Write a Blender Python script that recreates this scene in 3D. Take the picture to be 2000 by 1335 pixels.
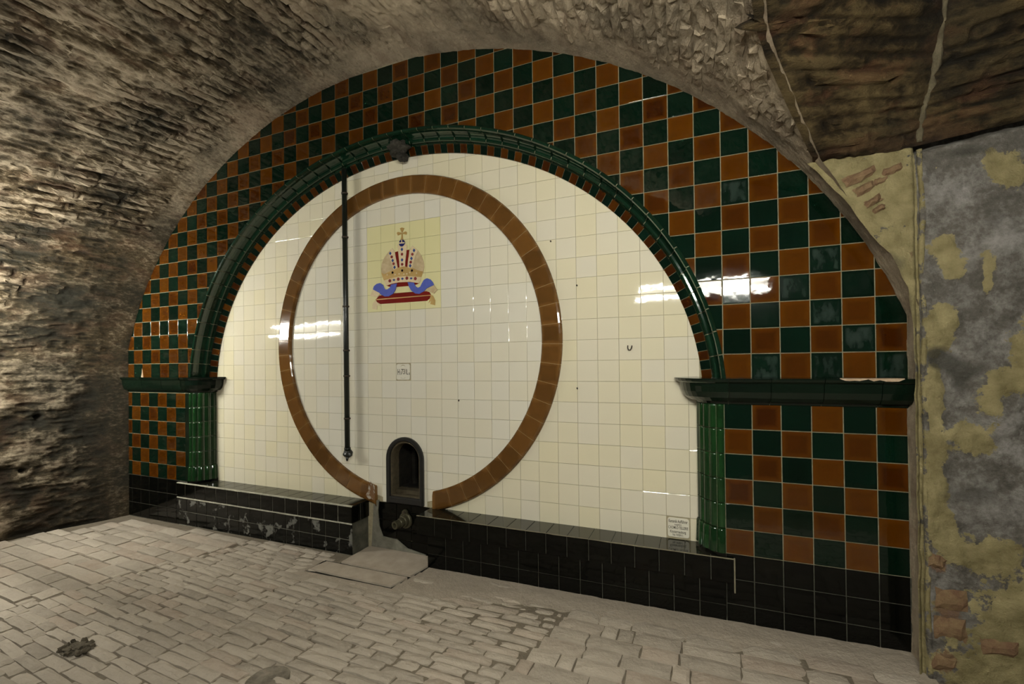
import bpy, bmesh, math, random
import numpy as np
from mathutils import Vector, Matrix

for o in list(bpy.data.objects):
    bpy.data.objects.remove(o, do_unlink=True)
scene = bpy.context.scene
COL = scene.collection
RNG = random.Random(7)
T = 0.15                      # one wall tile is 15 cm: positions below are given in tiles
OX, OZ = 16.45, 10.68         # tile grid origin -> world origin


def W(a, y, z):
    return Vector(((a + OX) * T, y * T, (z + OZ) * T))


# ------------------------------------------------------------------ camera
CAM = np.array([-0.96178, -20.14631, -0.32865])
CR = np.array([0.925161679, 0.379423938, -0.010646287])
CD = np.array([-0.013089226, 0.003859414, -0.999906884])
CF = np.array([-0.379347519, 0.925214883, 0.008536947])
FPX, CY = 883.83, 703.94
cam_data = bpy.data.cameras.new('camera')
cam = bpy.data.objects.new('camera', cam_data)
COL.objects.link(cam)
cam_data.sensor_fit = 'HORIZONTAL'
cam_data.sensor_width = 36.0
cam_data.lens = FPX * 36.0 / 2000.0
cam_data.shift_y = (CY - 667.5) / 2000.0
cam_data.clip_start = 0.02
M = Matrix.Identity(4)
for i in range(3):
    M[i][0], M[i][1], M[i][2] = CR[i], -CD[i], -CF[i]
M.translation = W(*CAM)
cam.matrix_world = M
scene.camera = cam

# ------------------------------------------------------------------ world, exposure
world = bpy.data.worlds.new('world')
scene.world = world
world.use_nodes = True
world.node_tree.nodes['Background'].inputs['Color'].default_value = (0.95, 0.88, 0.70, 1)
world.node_tree.nodes['Background'].inputs['Strength'].default_value = 0.05
scene.view_settings.view_transform = 'Standard'
scene.view_settings.look = 'None'
scene.view_settings.gamma = 1.0
scene.view_settings.use_curve_mapping = False
scene.view_settings.exposure = 0.38
LAMP_LEFT, LAMP_RIGHT = 235.0, 275.0      # emission of the fluorescent tubes
LAMP_COLOR = (1.0, 0.98, 0.90)


def project(a, y, z):
    v = np.array([a, y, z]) - CAM
    d = v @ CF
    if d <= 0.3:
        return None
    return 1000 + FPX * (v @ CR) / d, CY + FPX * (v @ CD) / d, d


def in_frame(a, y, z, m=40):
    p = project(a, y, z)
    return p is not None and -m < p[0] < 2000 + m and -m < p[1] < 1335 + m


# ------------------------------------------------------------------ numpy noise
def _hash(ix, iy, iz, seed):
    n = (ix.astype(np.int64) * 374761393 + iy.astype(np.int64) * 668265263 + iz.astype(np.int64) * 2147483647 + seed * 974711)
    n = (n ^ (n >> 13)) * 1274126177
    n = n & 0x7fffffff
    n = (n ^ (n >> 16)) & 0xffffff
    return n / float(0xffffff)


def vnoise(p, seed=0):
    p = np.asarray(p, float)
    i = np.floor(p).astype(np.int64)
    f = p - i
    f = f * f * (3 - 2 * f)
    r = 0
    for dx in (0, 1):
        for dy in (0, 1):
            for dz in (0, 1):
                w = (f[..., 0] if dx else 1 - f[..., 0]) * (f[..., 1] if dy else 1 - f[..., 1]) * (f[..., 2] if dz else 1 - f[..., 2])
                r = r + w * _hash(i[..., 0] + dx, i[..., 1] + dy, i[..., 2] + dz, seed)
    return r


def fbm(p, octaves=4, seed=0, ridged=False):
    p = np.asarray(p, float)
    a, s, t = 1.0, 0.0, 0.0
    for k in range(octaves):
        n = vnoise(p * (2.03 ** k) + 17.3 * k, seed + k)
        if ridged:
            n = 1 - np.abs(2 * n - 1)
        s = s + a * n
        t += a
        a *= 0.5
    return s / t


# ------------------------------------------------------------------ node helpers
class Mat:
    def __init__(self, name):
        self.m = bpy.data.materials.new(name)
        self.m.use_nodes = True
        self.nt = self.m.node_tree
        self.nt.nodes.clear()
        self.out = self.nt.nodes.new('ShaderNodeOutputMaterial')
        self.b = self.nt.nodes.new('ShaderNodeBsdfPrincipled')
        self.nt.links.new(self.b.outputs[0], self.out.inputs[0])

    def node(self, t, **kw):
        n = self.nt.nodes.new(t)
        for k, v in kw.items():
            if k in ('i',):
                for kk, vv in v.items():
                    self.put(n.inputs[kk], vv)
            else:
                setattr(n, k, v)
        return n

    def put(self, sock, v):
        if isinstance(v, bpy.types.NodeSocket):
            self.nt.links.new(v, sock)
        elif isinstance(v, tuple) and len(v) == 3 and sock.type == 'RGBA':
            sock.default_value = (*v, 1)
        else:
            sock.default_value = v

    def set(self, name, v):
        self.put(self.b.inputs[name], v)

    def obj(self):
        return self.node('ShaderNodeTexCoord').outputs['Object']

    def gen(self):
        return self.node('ShaderNodeTexCoord').outputs['Generated']

    def geo(self):
        return self.node('ShaderNodeNewGeometry').outputs['Position']

    def rand(self):
        return self.node('ShaderNodeObjectInfo').outputs['Random']

    def attr(self, n):
        return self.node('ShaderNodeAttribute', attribute_name=n).outputs['Fac']

    def noise(self, vec, scale, detail=4, rough=0.55, fac=True, dist=0.0):
        n = self.node('ShaderNodeTexNoise', i={'Vector': vec, 'Scale': scale, 'Detail': detail, 'Roughness': rough, 'Distortion': dist})
        return n.outputs['Fac'] if fac else n.outputs['Color']

    def mapping(self, vec, scale=(1, 1, 1), loc=(0, 0, 0)):
        n = self.node('ShaderNodeMapping', i={'Vector': vec, 'Scale': scale, 'Location': loc})
        return n.outputs[0]

    def ramp(self, fac, stops, interp='LINEAR'):
        n = self.node('ShaderNodeValToRGB', i={'Fac': fac})
        cr = n.color_ramp
        cr.interpolation = interp
        while len(cr.elements) < len(stops):
            cr.elements.new(0.5)
        for e, (p, c) in zip(cr.elements, stops):
            e.position = p
            e.color = (*c, 1) if isinstance(c, tuple) else (c, c, c, 1)
        return n.outputs['Color']

    def mix(self, fac, a, b, mode='MIX'):
        n = self.node('ShaderNodeMix', data_type='RGBA', blend_type=mode)
        self.put(n.inputs[0], fac)
        self.put(n.inputs[6], a)
        self.put(n.inputs[7], b)
        return n.outputs[2]

    def math(self, op, a, b=0.0, c=None, clamp=False):
        n = self.node('ShaderNodeMath', operation=op, use_clamp=clamp)
        self.put(n.inputs[0], a)
        self.put(n.inputs[1], b)
        if c is not None:
            self.put(n.inputs[2], c)
        return n.outputs[0]

    def bump(self, h, strength=0.3, dist=0.01):
        n = self.node('ShaderNodeBump', i={'Height': h, 'Strength': strength, 'Distance': dist})
        self.set('Normal', n.outputs[0])
        return n

    def shift(self, vec):            # object coordinates moved by the object's own random number
        r = self.rand()
        c = self.node('ShaderNodeCombineXYZ', i={0: self.math('MULTIPLY', r, 37.0), 1: self.math('MULTIPLY', r, 91.0), 2: self.math('MULTIPLY', r, 53.0)})
        return self.node('ShaderNodeVectorMath', operation='ADD', i={0: vec, 1: c.outputs[0]}).outputs[0]


def glazed(name, dark, light, edge=None, rough=0.08, vary=0.5, bumpy=0.06, haze=None, stain=None, coat=0.0, ior=1.5):
    m = Mat(name)
    r = m.rand()
    col = m.ramp(r, [(0.0, dark), (1.0, light)])
    n = m.noise(m.shift(m.obj()), 9.0, 3)
    col = m.mix(m.math('MULTIPLY', n, vary), col, tuple(0.35 * v for v in dark))
    if edge is not None:
        g = m.node('ShaderNodeSeparateXYZ', i={0: m.gen()})
        ex = m.math('ABSOLUTE', m.math('SUBTRACT', g.outputs[0], 0.5))
        ez = m.math('ABSOLUTE', m.math('SUBTRACT', g.outputs[2], 0.5))
        e = m.math('MAXIMUM', ex, ez)
        wob = m.noise(m.shift(m.obj()), 14.0, 2)
        e = m.math('ADD', e, m.math('MULTIPLY', m.math('SUBTRACT', wob, 0.5), 0.16))
        ef = m.ramp(e, [(0.30, 0.0), (0.50, 0.75)])
        col = m.mix(ef, col, edge)
    if haze is not None:
        g = m.node('ShaderNodeSeparateXYZ', i={0: m.gen()})
        ex = m.math('ABSOLUTE', m.math('SUBTRACT', g.outputs[0], 0.5))
        ez = m.math('ABSOLUTE', m.math('SUBTRACT', g.outputs[2], 0.5))
        e = m.math('MAXIMUM', ex, ez)
        hn = m.noise(m.mapping(m.shift(m.obj()), (1.2, 1, 0.55)), 16.0, 4)
        hf = m.math('MULTIPLY', m.ramp(hn, [(0.42, 0.0), (0.6, 1.0)]), m.ramp(e, [(0.34, 1.0), (0.45, 0.0)]))
        hf = m.math('MULTIPLY', hf, m.ramp(r, [(0.25, 0.15), (0.5, 1.0)]))
        col = m.mix(m.math('MULTIPLY', hf, 0.8), col, haze)
    rsock = m.math('ADD', m.math('MULTIPLY', n, 0.025), rough)
    if stain is not None:
        p = m.geo()
        sn = m.noise(m.mapping(p, (1, 1, 1)), 7.0, 6, 0.65)
        sf = m.ramp(sn, [(stain[0], 0.0), (stain[0] + 0.05, 1.0)])
        col = m.mix(m.math('MULTIPLY', sf, stain[2]), col, stain[1])
        rsock = m.math('ADD', rsock, m.math('MULTIPLY', sf, 0.6))
    m.set('Base Color', col)
    m.set('Roughness', rsock)
    m.set('IOR', ior)
    if coat:
        m.set('Coat Weight', coat)
        m.set('Coat Roughness', 0.03)
    bn = m.noise(m.shift(m.obj()), 11.0, 2)
    m.bump(bn, bumpy, 0.01)
    return m.m


def rough_mat(name, c1, c2, scale=12, rough=0.9, bumpy=0.4, dist=0.01, spec=0.2):
    m = Mat(name)
    p = m.shift(m.obj())
    n = m.noise(p, scale, 6, 0.6)
    col = m.mix(m.ramp(n, [(0.3, 0.0), (0.7, 1.0)]), c1, c2)
    m.set('Base Color', col)
    m.set('Roughness', rough)
    m.set('Specular IOR Level', spec)
    m.bump(m.noise(p, scale * 2.5, 6, 0.65), bumpy, dist)
    return m.m


MAT = {}
MAT['amber'] = glazed('amber_glaze', (0.034, 0.0076, 0.0005), (0.076, 0.0235, 0.0009), edge=(0.082, 0.0258, 0.0010), vary=0.5, rough=0.022, ior=1.45)
MAT['green'] = glazed('green_glaze', (0.0012, 0.0064, 0.0031), (0.0020, 0.0112, 0.0056), edge=(0.0017, 0.0085, 0.0044), vary=0.4, rough=0.022, ior=1.38)
MAT['green_haze'] = glazed('worn_green_glaze', (0.0013, 0.0075, 0.0034), (0.0024, 0.0130, 0.0064), vary=0.4, rough=0.06, ior=1.42, haze=(0.026, 0.037, 0.031))
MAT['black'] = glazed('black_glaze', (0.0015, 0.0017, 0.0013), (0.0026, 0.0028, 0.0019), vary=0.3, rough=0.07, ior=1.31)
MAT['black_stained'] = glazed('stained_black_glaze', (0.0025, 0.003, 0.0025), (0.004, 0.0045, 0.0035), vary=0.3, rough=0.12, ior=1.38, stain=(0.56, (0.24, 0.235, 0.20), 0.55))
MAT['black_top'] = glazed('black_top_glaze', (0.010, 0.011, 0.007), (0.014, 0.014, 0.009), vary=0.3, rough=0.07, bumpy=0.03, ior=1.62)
MAT['cream'] = glazed('cream_glaze', (0.675, 0.620, 0.425), (0.665, 0.622, 0.490), vary=0.0, rough=0.022, bumpy=0.05)
MAT['white'] = glazed('white_glaze', (0.675, 0.632, 0.485), (0.675, 0.648, 0.540), vary=0.0, rough=0.022, bumpy=0.05)
MAT['yellow'] = glazed('yellow_glaze', (0.67, 0.63, 0.335), (0.69, 0.65, 0.36), vary=0.0, rough=0.12, bumpy=0.04)
MAT['brown'] = glazed('brown_glaze', (0.090, 0.040, 0.009), (0.150, 0.066, 0.014), edge=(0.19, 0.092, 0.024), vary=0.45, rough=0.07)
MAT['moulding'] = glazed('dark_green_glaze', (0.0028, 0.0165, 0.0075), (0.0050, 0.028, 0.0125), vary=0.45, rough=0.08, bumpy=0.12)
MAT['column'] = glazed('leaf_green_glaze', (0.0035, 0.024, 0.0055), (0.009, 0.046, 0.010), vary=0.6, rough=0.10, bumpy=0.12)
MAT['capital'] = glazed('blackish_green_glaze', (0.0022, 0.0065, 0.0035), (0.0035, 0.010, 0.005), vary=0.3, rough=0.12, bumpy=0.10, ior=1.42)
MAT['grout_dark'] = rough_mat('grey_grout', (0.16, 0.145, 0.095), (0.24, 0.21, 0.14), 30)
MAT['grout_light'] = rough_mat('beige_grout', (0.30, 0.26, 0.16), (0.42, 0.37, 0.24), 30)
MAT['grout_black'] = rough_mat('pale_grout_on_black', (0.30, 0.29, 0.22), (0.50, 0.48, 0.38), 25)
MAT['grout_dim'] = rough_mat('dim_grout_on_black', (0.035, 0.034, 0.026), (0.08, 0.078, 0.06), 25)
MAT['gold'] = Mat('gilded_glaze')
MAT['gold'].set('Base Color', (0.50, 0.33, 0.11)); MAT['gold'].set('Metallic', 0.35); MAT['gold'].set('Roughness', 0.28)
MAT['gold'].bump(MAT['gold'].noise(MAT['gold'].geo(), 160, 3), 0.5, 0.004)
MAT['gold'] = MAT['gold'].m
MAT['pale_gold'] = rough_mat('pale_gold_glaze', (0.44, 0.34, 0.19), (0.56, 0.45, 0.28), 30, 0.2, 0.15, 0.003, 0.5)
MAT['cream_gold'] = rough_mat('cream_gold_glaze', (0.62, 0.50, 0.30), (0.70, 0.58, 0.38), 40, 0.2, 0.1, 0.003, 0.5)


def plain(name, c, rough=0.3, spec=0.5, metal=0.0, bumpy=0.1, scale=30):
    m = Mat(name)
    n = m.noise(m.geo(), scale, 4)
    m.set('Base Color', m.mix(n, tuple(0.8 * v for v in c), tuple(min(1, 1.2 * v) for v in c)))
    m.set('Roughness', rough)
    m.set('Specular IOR Level', spec)
    m.set('Metallic', metal)
    m.bump(n, bumpy, 0.004)
    return m.m


MAT['blue'] = plain('ribbon_blue', (0.085, 0.115, 0.42), 0.2)
MAT['navy'] = plain('navy_glaze', (0.015, 0.018, 0.11), 0.15)
MAT['red'] = plain('oxblood_glaze', (0.16, 0.012, 0.008), 0.15)
MAT['jewel_red'] = plain('jewel_red', (0.20, 0.035, 0.03), 0.15)
MAT['jewel_blue'] = plain('jewel_blue', (0.035, 0.07, 0.22), 0.15)
MAT['pearl_black'] = plain('pearl_black', (0.01, 0.006, 0.006), 0.15)
MAT['ink'] = plain('grey_ink', (0.05, 0.040, 0.022), 0.5)
MAT['pipe'] = plain('black_paint', (0.010, 0.013, 0.009), 0.35, 0.5, 0.0, 0.15, 60)
MAT['iron'] = plain('rusty_iron', (0.035, 0.024, 0.014), 0.6)
MAT['brass'] = plain('tarnished_brass', (0.085, 0.078, 0.045), 0.42, 0.5, 0.5, 0.3, 60)
MAT['frame'] = plain('black_frame_paint', (0.014, 0.014, 0.013), 0.32, 0.5, 0, 0.1, 50)
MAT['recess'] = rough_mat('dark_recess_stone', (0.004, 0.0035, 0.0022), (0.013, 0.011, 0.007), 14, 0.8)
MAT['sill'] = rough_mat('brown_sill_stone', (0.045, 0.036, 0.02), (0.085, 0.068, 0.04), 25, 0.7)
MAT['grout_ring'] = rough_mat('tan_grout', (0.20, 0.14, 0.07), (0.28, 0.20, 0.11), 30)
MAT['cement'] = rough_mat('grey_cement', (0.13, 0.125, 0.095), (0.24, 0.23, 0.18), 14, 0.9, 0.5)
MAT['cement_dark'] = rough_mat('dark_cement', (0.035, 0.035, 0.025), (0.12, 0.115, 0.085), 9, 0.8, 0.4)  # darker grey-green cement of the bench end face
def patchy(name, col, under, thr):
    m = Mat(name)
    n = m.noise(m.geo(), 16.0, 6, 0.7)
    m.set('Base Color', m.mix(m.ramp(n, [(thr, 0.0), (thr + .08, 1.0)]), under, col))
    m.set('Roughness', 0.7)
    m.bump(n, 0.5, 0.006)
    return m.m


MAT['cement_pale'] = patchy('patchy_white_mortar', (0.36, 0.33, 0.27), (0.13, 0.060, 0.016), 0.50)
MAT['lump'] = rough_mat('sooty_mortar', (0.012, 0.011, 0.008), (0.05, 0.045, 0.035), 18, 0.9, 0.8)
MAT['drain'] = rough_mat('worn_cover_stone', (0.085, 0.075, 0.055), (0.27, 0.235, 0.18), 16, 0.95, 0.9)
MAT['rubble'] = rough_mat('dirty_rubble', (0.045, 0.038, 0.026), (0.16, 0.135, 0.095), 26, 0.95, 0.9)
MAT['terracotta'] = rough_mat('broken_terracotta', (0.35, 0.23, 0.14), (0.50, 0.38, 0.26), 30, 0.9)
MAT['slab'] = rough_mat('dusty_slab', (0.33, 0.28, 0.215), (0.42, 0.36, 0.28), 10, 0.9, 0.35, 0.006)
MAT['lamp_housing'] = plain('white_enamel', (0.6, 0.6, 0.55), 0.4)


def masonry(name, low, mid, high, soot, sootness=0.5, fine=70, brick=(0.10, 0.045, 0.025), brickness=0.25, aniso=(1, 1, 1)):
    """old lime-washed brickwork; 'relief' is the height of the skin at a vertex"""
    m = Mat(name)
    p = m.geo()
    pa = m.mapping(p, aniso)
    n1 = m.noise(pa, 9.0, 8, 0.66, dist=0.4)
    n2 = m.noise(p, 1.6, 5, 0.55)
    n3 = m.noise(pa, 30.0, 6, 0.7)
    h = m.attr('relief')
    k = m.math('ADD', m.math('MULTIPLY', h, 0.55), m.math('MULTIPLY', n1, 0.45))
    k = m.math('ADD', k, m.math('MULTIPLY', m.math('SUBTRACT', n3, 0.5), 0.6))
    k = m.math('ADD', k, m.attr('lime'))  # shifts albedo by place: lime wash and lamp balance together
    col = m.ramp(k, [(0.30, low), (0.48, mid), (0.68, high)])
    pm = m.ramp(m.math('ADD', m.math('MULTIPLY', m.noise(pa, 8.0, 6, 0.72), 0.75), m.math('MULTIPLY', h, 0.25)), [(0.47, 0.0), (0.53, 1.0)])
    pm = m.math('MULTIPLY', pm, m.math('MULTIPLY', m.attr('lime'), 3.2, clamp=True))
    col = m.mix(m.math('MULTIPLY', pm, 0.8), col, tuple(1.25 * v for v in high))
    bf = m.math('MULTIPLY', m.ramp(m.noise(pa, 4.5, 5, 0.6), [(0.52, 0.0), (0.60, 1.0)]), brickness)
    col = m.mix(bf, col, brick)
    s = m.ramp(n2, [(0.44, 0.0), (0.60, 1.0)])
    s = m.math('MAXIMUM', m.math('MULTIPLY', s, sootness), m.attr('soot'))  # 'soot' also holds the left wall's darkening against its lamp
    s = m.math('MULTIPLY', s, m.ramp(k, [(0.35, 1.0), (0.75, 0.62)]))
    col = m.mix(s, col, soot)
    m.set('Base Color', col)
    m.set('Roughness', 0.93)
    m.set('Specular IOR Level', 0.15)
    m.bump(m.math('ADD', n3, m.math('MULTIPLY', m.noise(p, fine, 5, 0.7), 0.5)), 0.75, 0.012)
    return m.m


MAT['vault'] = masonry('limewashed_brick', (0.016, 0.0105, 0.005), (0.066, 0.047, 0.0245), (0.300, 0.244, 0.168), (0.015, 0.0145, 0.0105), 0.75, aniso=(1.6, 0.7, 1.6))
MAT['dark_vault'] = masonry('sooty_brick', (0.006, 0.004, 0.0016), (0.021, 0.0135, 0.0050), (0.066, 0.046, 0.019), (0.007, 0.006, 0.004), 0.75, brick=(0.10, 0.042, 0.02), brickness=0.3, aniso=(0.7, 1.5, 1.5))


def plaster_wall(name):
    m = Mat(name)
    p = m.geo()
    n1 = m.noise(p, 6.0, 8, 0.66)
    n3 = m.noise(p, 38.0, 6, 0.7)
    n1b = m.math('ADD', m.math('MULTIPLY', n1, 0.65), m.math('MULTIPLY', n3, 0.35))
    grey = m.ramp(n1b, [(0.28, (0.034, 0.031, 0.025)), (0.46, (0.105, 0.096, 0.080)), (0.64, (0.27, 0.255, 0.23))])
    yel = m.ramp(m.noise(p, 11.0, 5), [(0.3, (0.150, 0.124, 0.056)), (0.7, (0.30, 0.255, 0.128))])
    e = m.math('ADD', m.attr('paint'), m.math('MULTIPLY', m.math('SUBTRACT', n3, 0.5), 0.8))
    e = m.math('ADD', e, m.math('MULTIPLY', m.math('SUBTRACT', n1, 0.5), 1.5))
    e = m.math('ADD', e, m.math('MULTIPLY', m.math('SUBTRACT', m.noise(p, 15.0, 5, 0.6), 0.5), 1.1))
    col = m.mix(m.ramp(e, [(0.47, 0.0), (0.53, 1.0)]), grey, yel)
    b = m.math('ADD', m.attr('bare'), m.math('MULTIPLY', m.math('SUBTRACT', n3, 0.5), 0.9))
    b = m.math('ADD', b, m.math('MULTIPLY', m.math('SUBTRACT', n1, 0.5), 0.8))
    col = m.mix(m.ramp(b, [(0.5, 0.0), (0.62, 0.85)]), col, (0.125, 0.070, 0.042))
    s = m.math('ADD', m.attr('soot'), m.math('MULTIPLY', m.math('SUBTRACT', n1, 0.5), 0.9))
    col = m.mix(m.ramp(s, [(0.45, 0.0), (0.75, 0.85)]), col, (0.040, 0.038, 0.030))
    m.set('Base Color', col)
    m.set('Roughness', 0.93)
    m.set('Specular IOR Level', 0.15)
    m.bump(m.math('ADD', n3, n1), 0.9, 0.016)
    return m.m


MAT['plaster'] = plaster_wall('peeling_yellow_paint')
MAT['bare_brick'] = rough_mat('bare_red_brick', (0.115, 0.062, 0.036), (0.19, 0.130, 0.066), 22, 0.95, 0.7)


def floor_mat(name, c1, c2, c3, dust):
    m = Mat(name)
    p = m.geo()
    r = m.rand()
    n = m.noise(p, 9.0, 7, 0.65)
    n2 = m.noise(p, 60.0, 5, 0.7)
    col = m.mix(r, c1, c2)
    col = m.mix(m.math('MULTIPLY', m.ramp(m.math('FRACT', m.math('MULTIPLY', r, 7.31)), [(0.80, 0.0), (0.95, 1.0)]), 0.4), col, c3)
    d = m.ramp(m.math('ADD', m.math('MULTIPLY', n, 0.7), m.math('MULTIPLY', n2, 0.3)), [(0.34, 0.0), (0.6, 1.0)])
    col = m.mix(m.math('MULTIPLY', d, 0.5), col, dust)
    m.set('Base Color', col)
    m.set('Roughness', 0.88)
    m.set('Specular IOR Level', 0.22)
    m.bump(m.math('ADD', n2, m.math('MULTIPLY', m.noise(p, 22.0, 5, 0.6), 1.6)), 0.7, 0.009)
    return m.m


DUST = (0.45, 0.393, 0.310)
MAT['paver'] = floor_mat('dusty_paver', (0.275, 0.238, 0.186), (0.43, 0.375, 0.296), (0.33, 0.235, 0.170), DUST)
MAT['floor_base'] = floor_mat('joint_dust', (0.13, 0.108, 0.076), (0.13, 0.108, 0.076), (0.13, 0.108, 0.076), (0.24, 0.202, 0.148))
MAT['mortar_bed'] = floor_mat('trodden_mortar', (0.29, 0.248, 0.19), (0.29, 0.248, 0.19), (0.25, 0.21, 0.16), (0.39, 0.336, 0.26))


# ------------------------------------------------------------------ object helpers
def link(name, me, mat=None, parent=None, loc=None, rot=None):
    o = bpy.data.objects.new(name, me)
    COL.objects.link(o)
    if mat is not None and me is not None and len(me.materials) == 0:
        me.materials.append(mat)
    if parent is not None:
        o.parent = parent
    if loc is not None:
        o.location = loc
    if rot is not None:
        o.rotation_euler = rot
    return o


def tag(o, label=None, cat=None, group=None, kind=None):
    if label: o['label'] = label
    if cat: o['category'] = cat
    if group: o['group'] = group
    if kind: o['kind'] = kind
    return o


def empty(name, loc, label, cat, group=None, kind=None):
    o = link(name, None, loc=loc)
    o.empty_display_size = 0.05
    return tag(o, label, cat, group, kind)


def mesh(name, verts, faces, smooth=False):
    me = bpy.data.meshes.new(name)
    me.from_pydata([tuple(v) for v in verts], [], faces)
    if smooth:
        me.polygons.foreach_set('use_smooth', [True] * len(me.polygons))
    me.update()
    return me


def fix_normals(me):
    bm = bmesh.new()
    bm.from_mesh(me)
    bmesh.ops.recalc_face_normals(bm, faces=bm.faces)
    bm.to_mesh(me)
    bm.free()
    return me


def clip_half(poly, px, pz, nx, nz):
    """keep the side where (p - P).n <= 0"""
    out = []
    n = len(poly)
    for i in range(n):
        a, b = poly[i], poly[(i + 1) % n]
        da = (a[0] - px) * nx + (a[1] - pz) * nz
        db = (b[0] - px) * nx + (b[1] - pz) * nz
        if da <= 0: out.append(a)
        if da * db < 0:
            t = da / (da - db)
            out.append((a[0] + t * (b[0] - a[0]), a[1] + t * (b[1] - a[1])))
    return out


def area(poly):
    return 0.5 * abs(sum(poly[i][0] * poly[(i + 1) % len(poly)][1] - poly[(i + 1) % len(poly)][0] * poly[i][1] for i in range(len(poly))))


def inset(poly, d):
    cx = sum(p[0] for p in poly) / len(poly)
    cz = sum(p[1] for p in poly) / len(poly)
    out = []
    for x, z in poly:
        vx, vz = cx - x, cz - z
        l = math.hypot(vx, vz) or 1
        k = min(d * 1.35, 0.45 * l)
        out.append((x + vx / l * k, z + vz / l * k))
    return out


def tile_mesh(poly, th=0.05, bev=0.013):
    """poly in tiles, local x-z, seen from -y counter-clockwise; the face at y=0, body towards +y"""
    n = len(poly)
    ins = inset(poly, bev)
    v = [(x * T, 0, z * T) for x, z in ins] + [(x * T, bev * 0.38 * T, z * T) for x, z in poly] + [(x * T, th * T, z * T) for x, z in poly]
    f = [list(range(n))]
    for i in range(n):
        j = (i + 1) % n
        f.append([i, n + i, n + j, j])
        f.append([n + i, 2 * n + i, 2 * n + j, n + j])
    me = mesh('tile', v, f)
    return me


_full = {}


def full_tile(w, h, mat, th=0.05, bev=0.013):
    k = (round(w, 3), round(h, 3), mat, th)
    if k not in _full:
        me = tile_mesh([(-w / 2, -h / 2), (w / 2, -h / 2), (w / 2, h / 2), (-w / 2, h / 2)], th, bev)
        me.materials.append(MAT[mat])
        _full[k] = me
    return _full[k]


def put_tile(name, a, y, z, mat, parent, w=1, h=1, gap=0.035, poly=None, tilt=0.004, th=0.05, face='-y'):
    """centre (a, y, z); poly (absolute a,z) overrides the full square"""
    if poly is None:
        me = full_tile(w - gap, h - gap, mat, th)
    else:
        me = tile_mesh([((x - a), (q - z)) for x, q in poly], th)
        me.materials.append(MAT[mat])
    if face == '-y':
        rot = (RNG.gauss(0, tilt), RNG.gauss(0, tilt * 0.3), RNG.gauss(0, tilt))
    elif face == '+z':
        rot = (-math.pi / 2 + RNG.gauss(0, tilt), 0, 0)
    elif face == '+x':
        rot = (0, 0, math.pi / 2)
    elif face == '-x':
        rot = (0, 0, -math.pi / 2)
    return link(name, me, None, parent, W(a, y, z), rot)


def box_mesh(a0, a1, y0, y1, z0, z1):
    p = [W(a, y, z) for a in (a0, a1) for y in (y0, y1) for z in (z0, z1)]
    f = [(0, 1, 3, 2), (4, 6, 7, 5), (0, 4, 5, 1), (2, 3, 7, 6), (0, 2, 6, 4), (1, 5, 7, 3)]
    return mesh('box', p, f)


def sweep(path, prof_fn, closed_ends=True, smooth=False):
    """path: list of indices; prof_fn(k) -> list of world points"""
    rows = [prof_fn(k) for k in path]
    n = len(rows[0])
    v = [p for r in rows for p in r]
    f = []
    for i in range(len(rows) - 1):
        for j in range(n - 1):
            f.append((i * n + j, i * n + j + 1, (i + 1) * n + j + 1, (i + 1) * n + j))
    if closed_ends:
        f.append(list(range(n)))
        f.append([(len(rows) - 1) * n + j for j in range(n)][::-1])
    return fix_normals(mesh('sweep', v, f, smooth))


def tube(pts, r, seg=12, cap=True):
    """pts world Vectors, r metres (float or list)"""
    v, f = [], []
    for i, p in enumerate(pts):
        d = (pts[min(i + 1, len(pts) - 1)] - pts[max(i - 1, 0)]).normalized()
        u = d.cross(Vector((0, 1, 0.013))).normalized()
        w = d.cross(u).normalized()
        rr = r[i] if isinstance(r, (list, tuple)) else r
        for k in range(seg):
            t = 2 * math.pi * k / seg
            v.append(p + u * rr * math.cos(t) + w * rr * math.sin(t))
    for i in range(len(pts) - 1):
        for k in range(seg):
            f.append((i * seg + k, i * seg + (k + 1) % seg, (i + 1) * seg + (k + 1) % seg, (i + 1) * seg + k))
    if cap:
        f.append(list(range(seg))[::-1])
        f.append([(len(pts) - 1) * seg + k for k in range(seg)])
    me = fix_normals(mesh('tube', v, f))
    me.polygons.foreach_set('use_smooth', [len(p.vertices) == 4 for p in me.polygons])
    return me


def blob(center, r, seed, amp=0.35, sub=3, freq=1.6):
    bm = bmesh.new()
    bmesh.ops.create_icosphere(bm, subdivisions=sub, radius=1.0)
    P = np.array([v.co[:] for v in bm.verts])
    d = 1 + amp * (2 * fbm(P * freq + 5.1 * seed, 4, seed) - 1)
    for v, k in zip(bm.verts, d):
        v.co = Vector((v.co.x * r[0] * k, v.co.y * r[1] * k, v.co.z * r[2] * k)) + center
    me = bpy.data.meshes.new('blob')
    bm.to_mesh(me)
    bm.free()
    return me


# ------------------------------------------------------------------ shared geometry of the wall
XL, XR = -39.80, 5.90            # sides of the vault at the tiled wall
MX, MZ, MA, MB = -16.40, -2.0, 16.50, 14.30      # outer edge of the green arch: an ellipse
YC = 1.294                       # face of the cream field behind the arch
RX, RZ, RI, RO = -16.52, 0.95, 8.43, 9.47        # the brown ring
VX, VZ, VA, VB = -16.90, -5.0, 23.9, 21.06       # vault line on the tiled wall


def fz(a, y=0):                  # the floor falls slightly to the left
    return -10.66 - 0.0082 * (5.8 - a)


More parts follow.
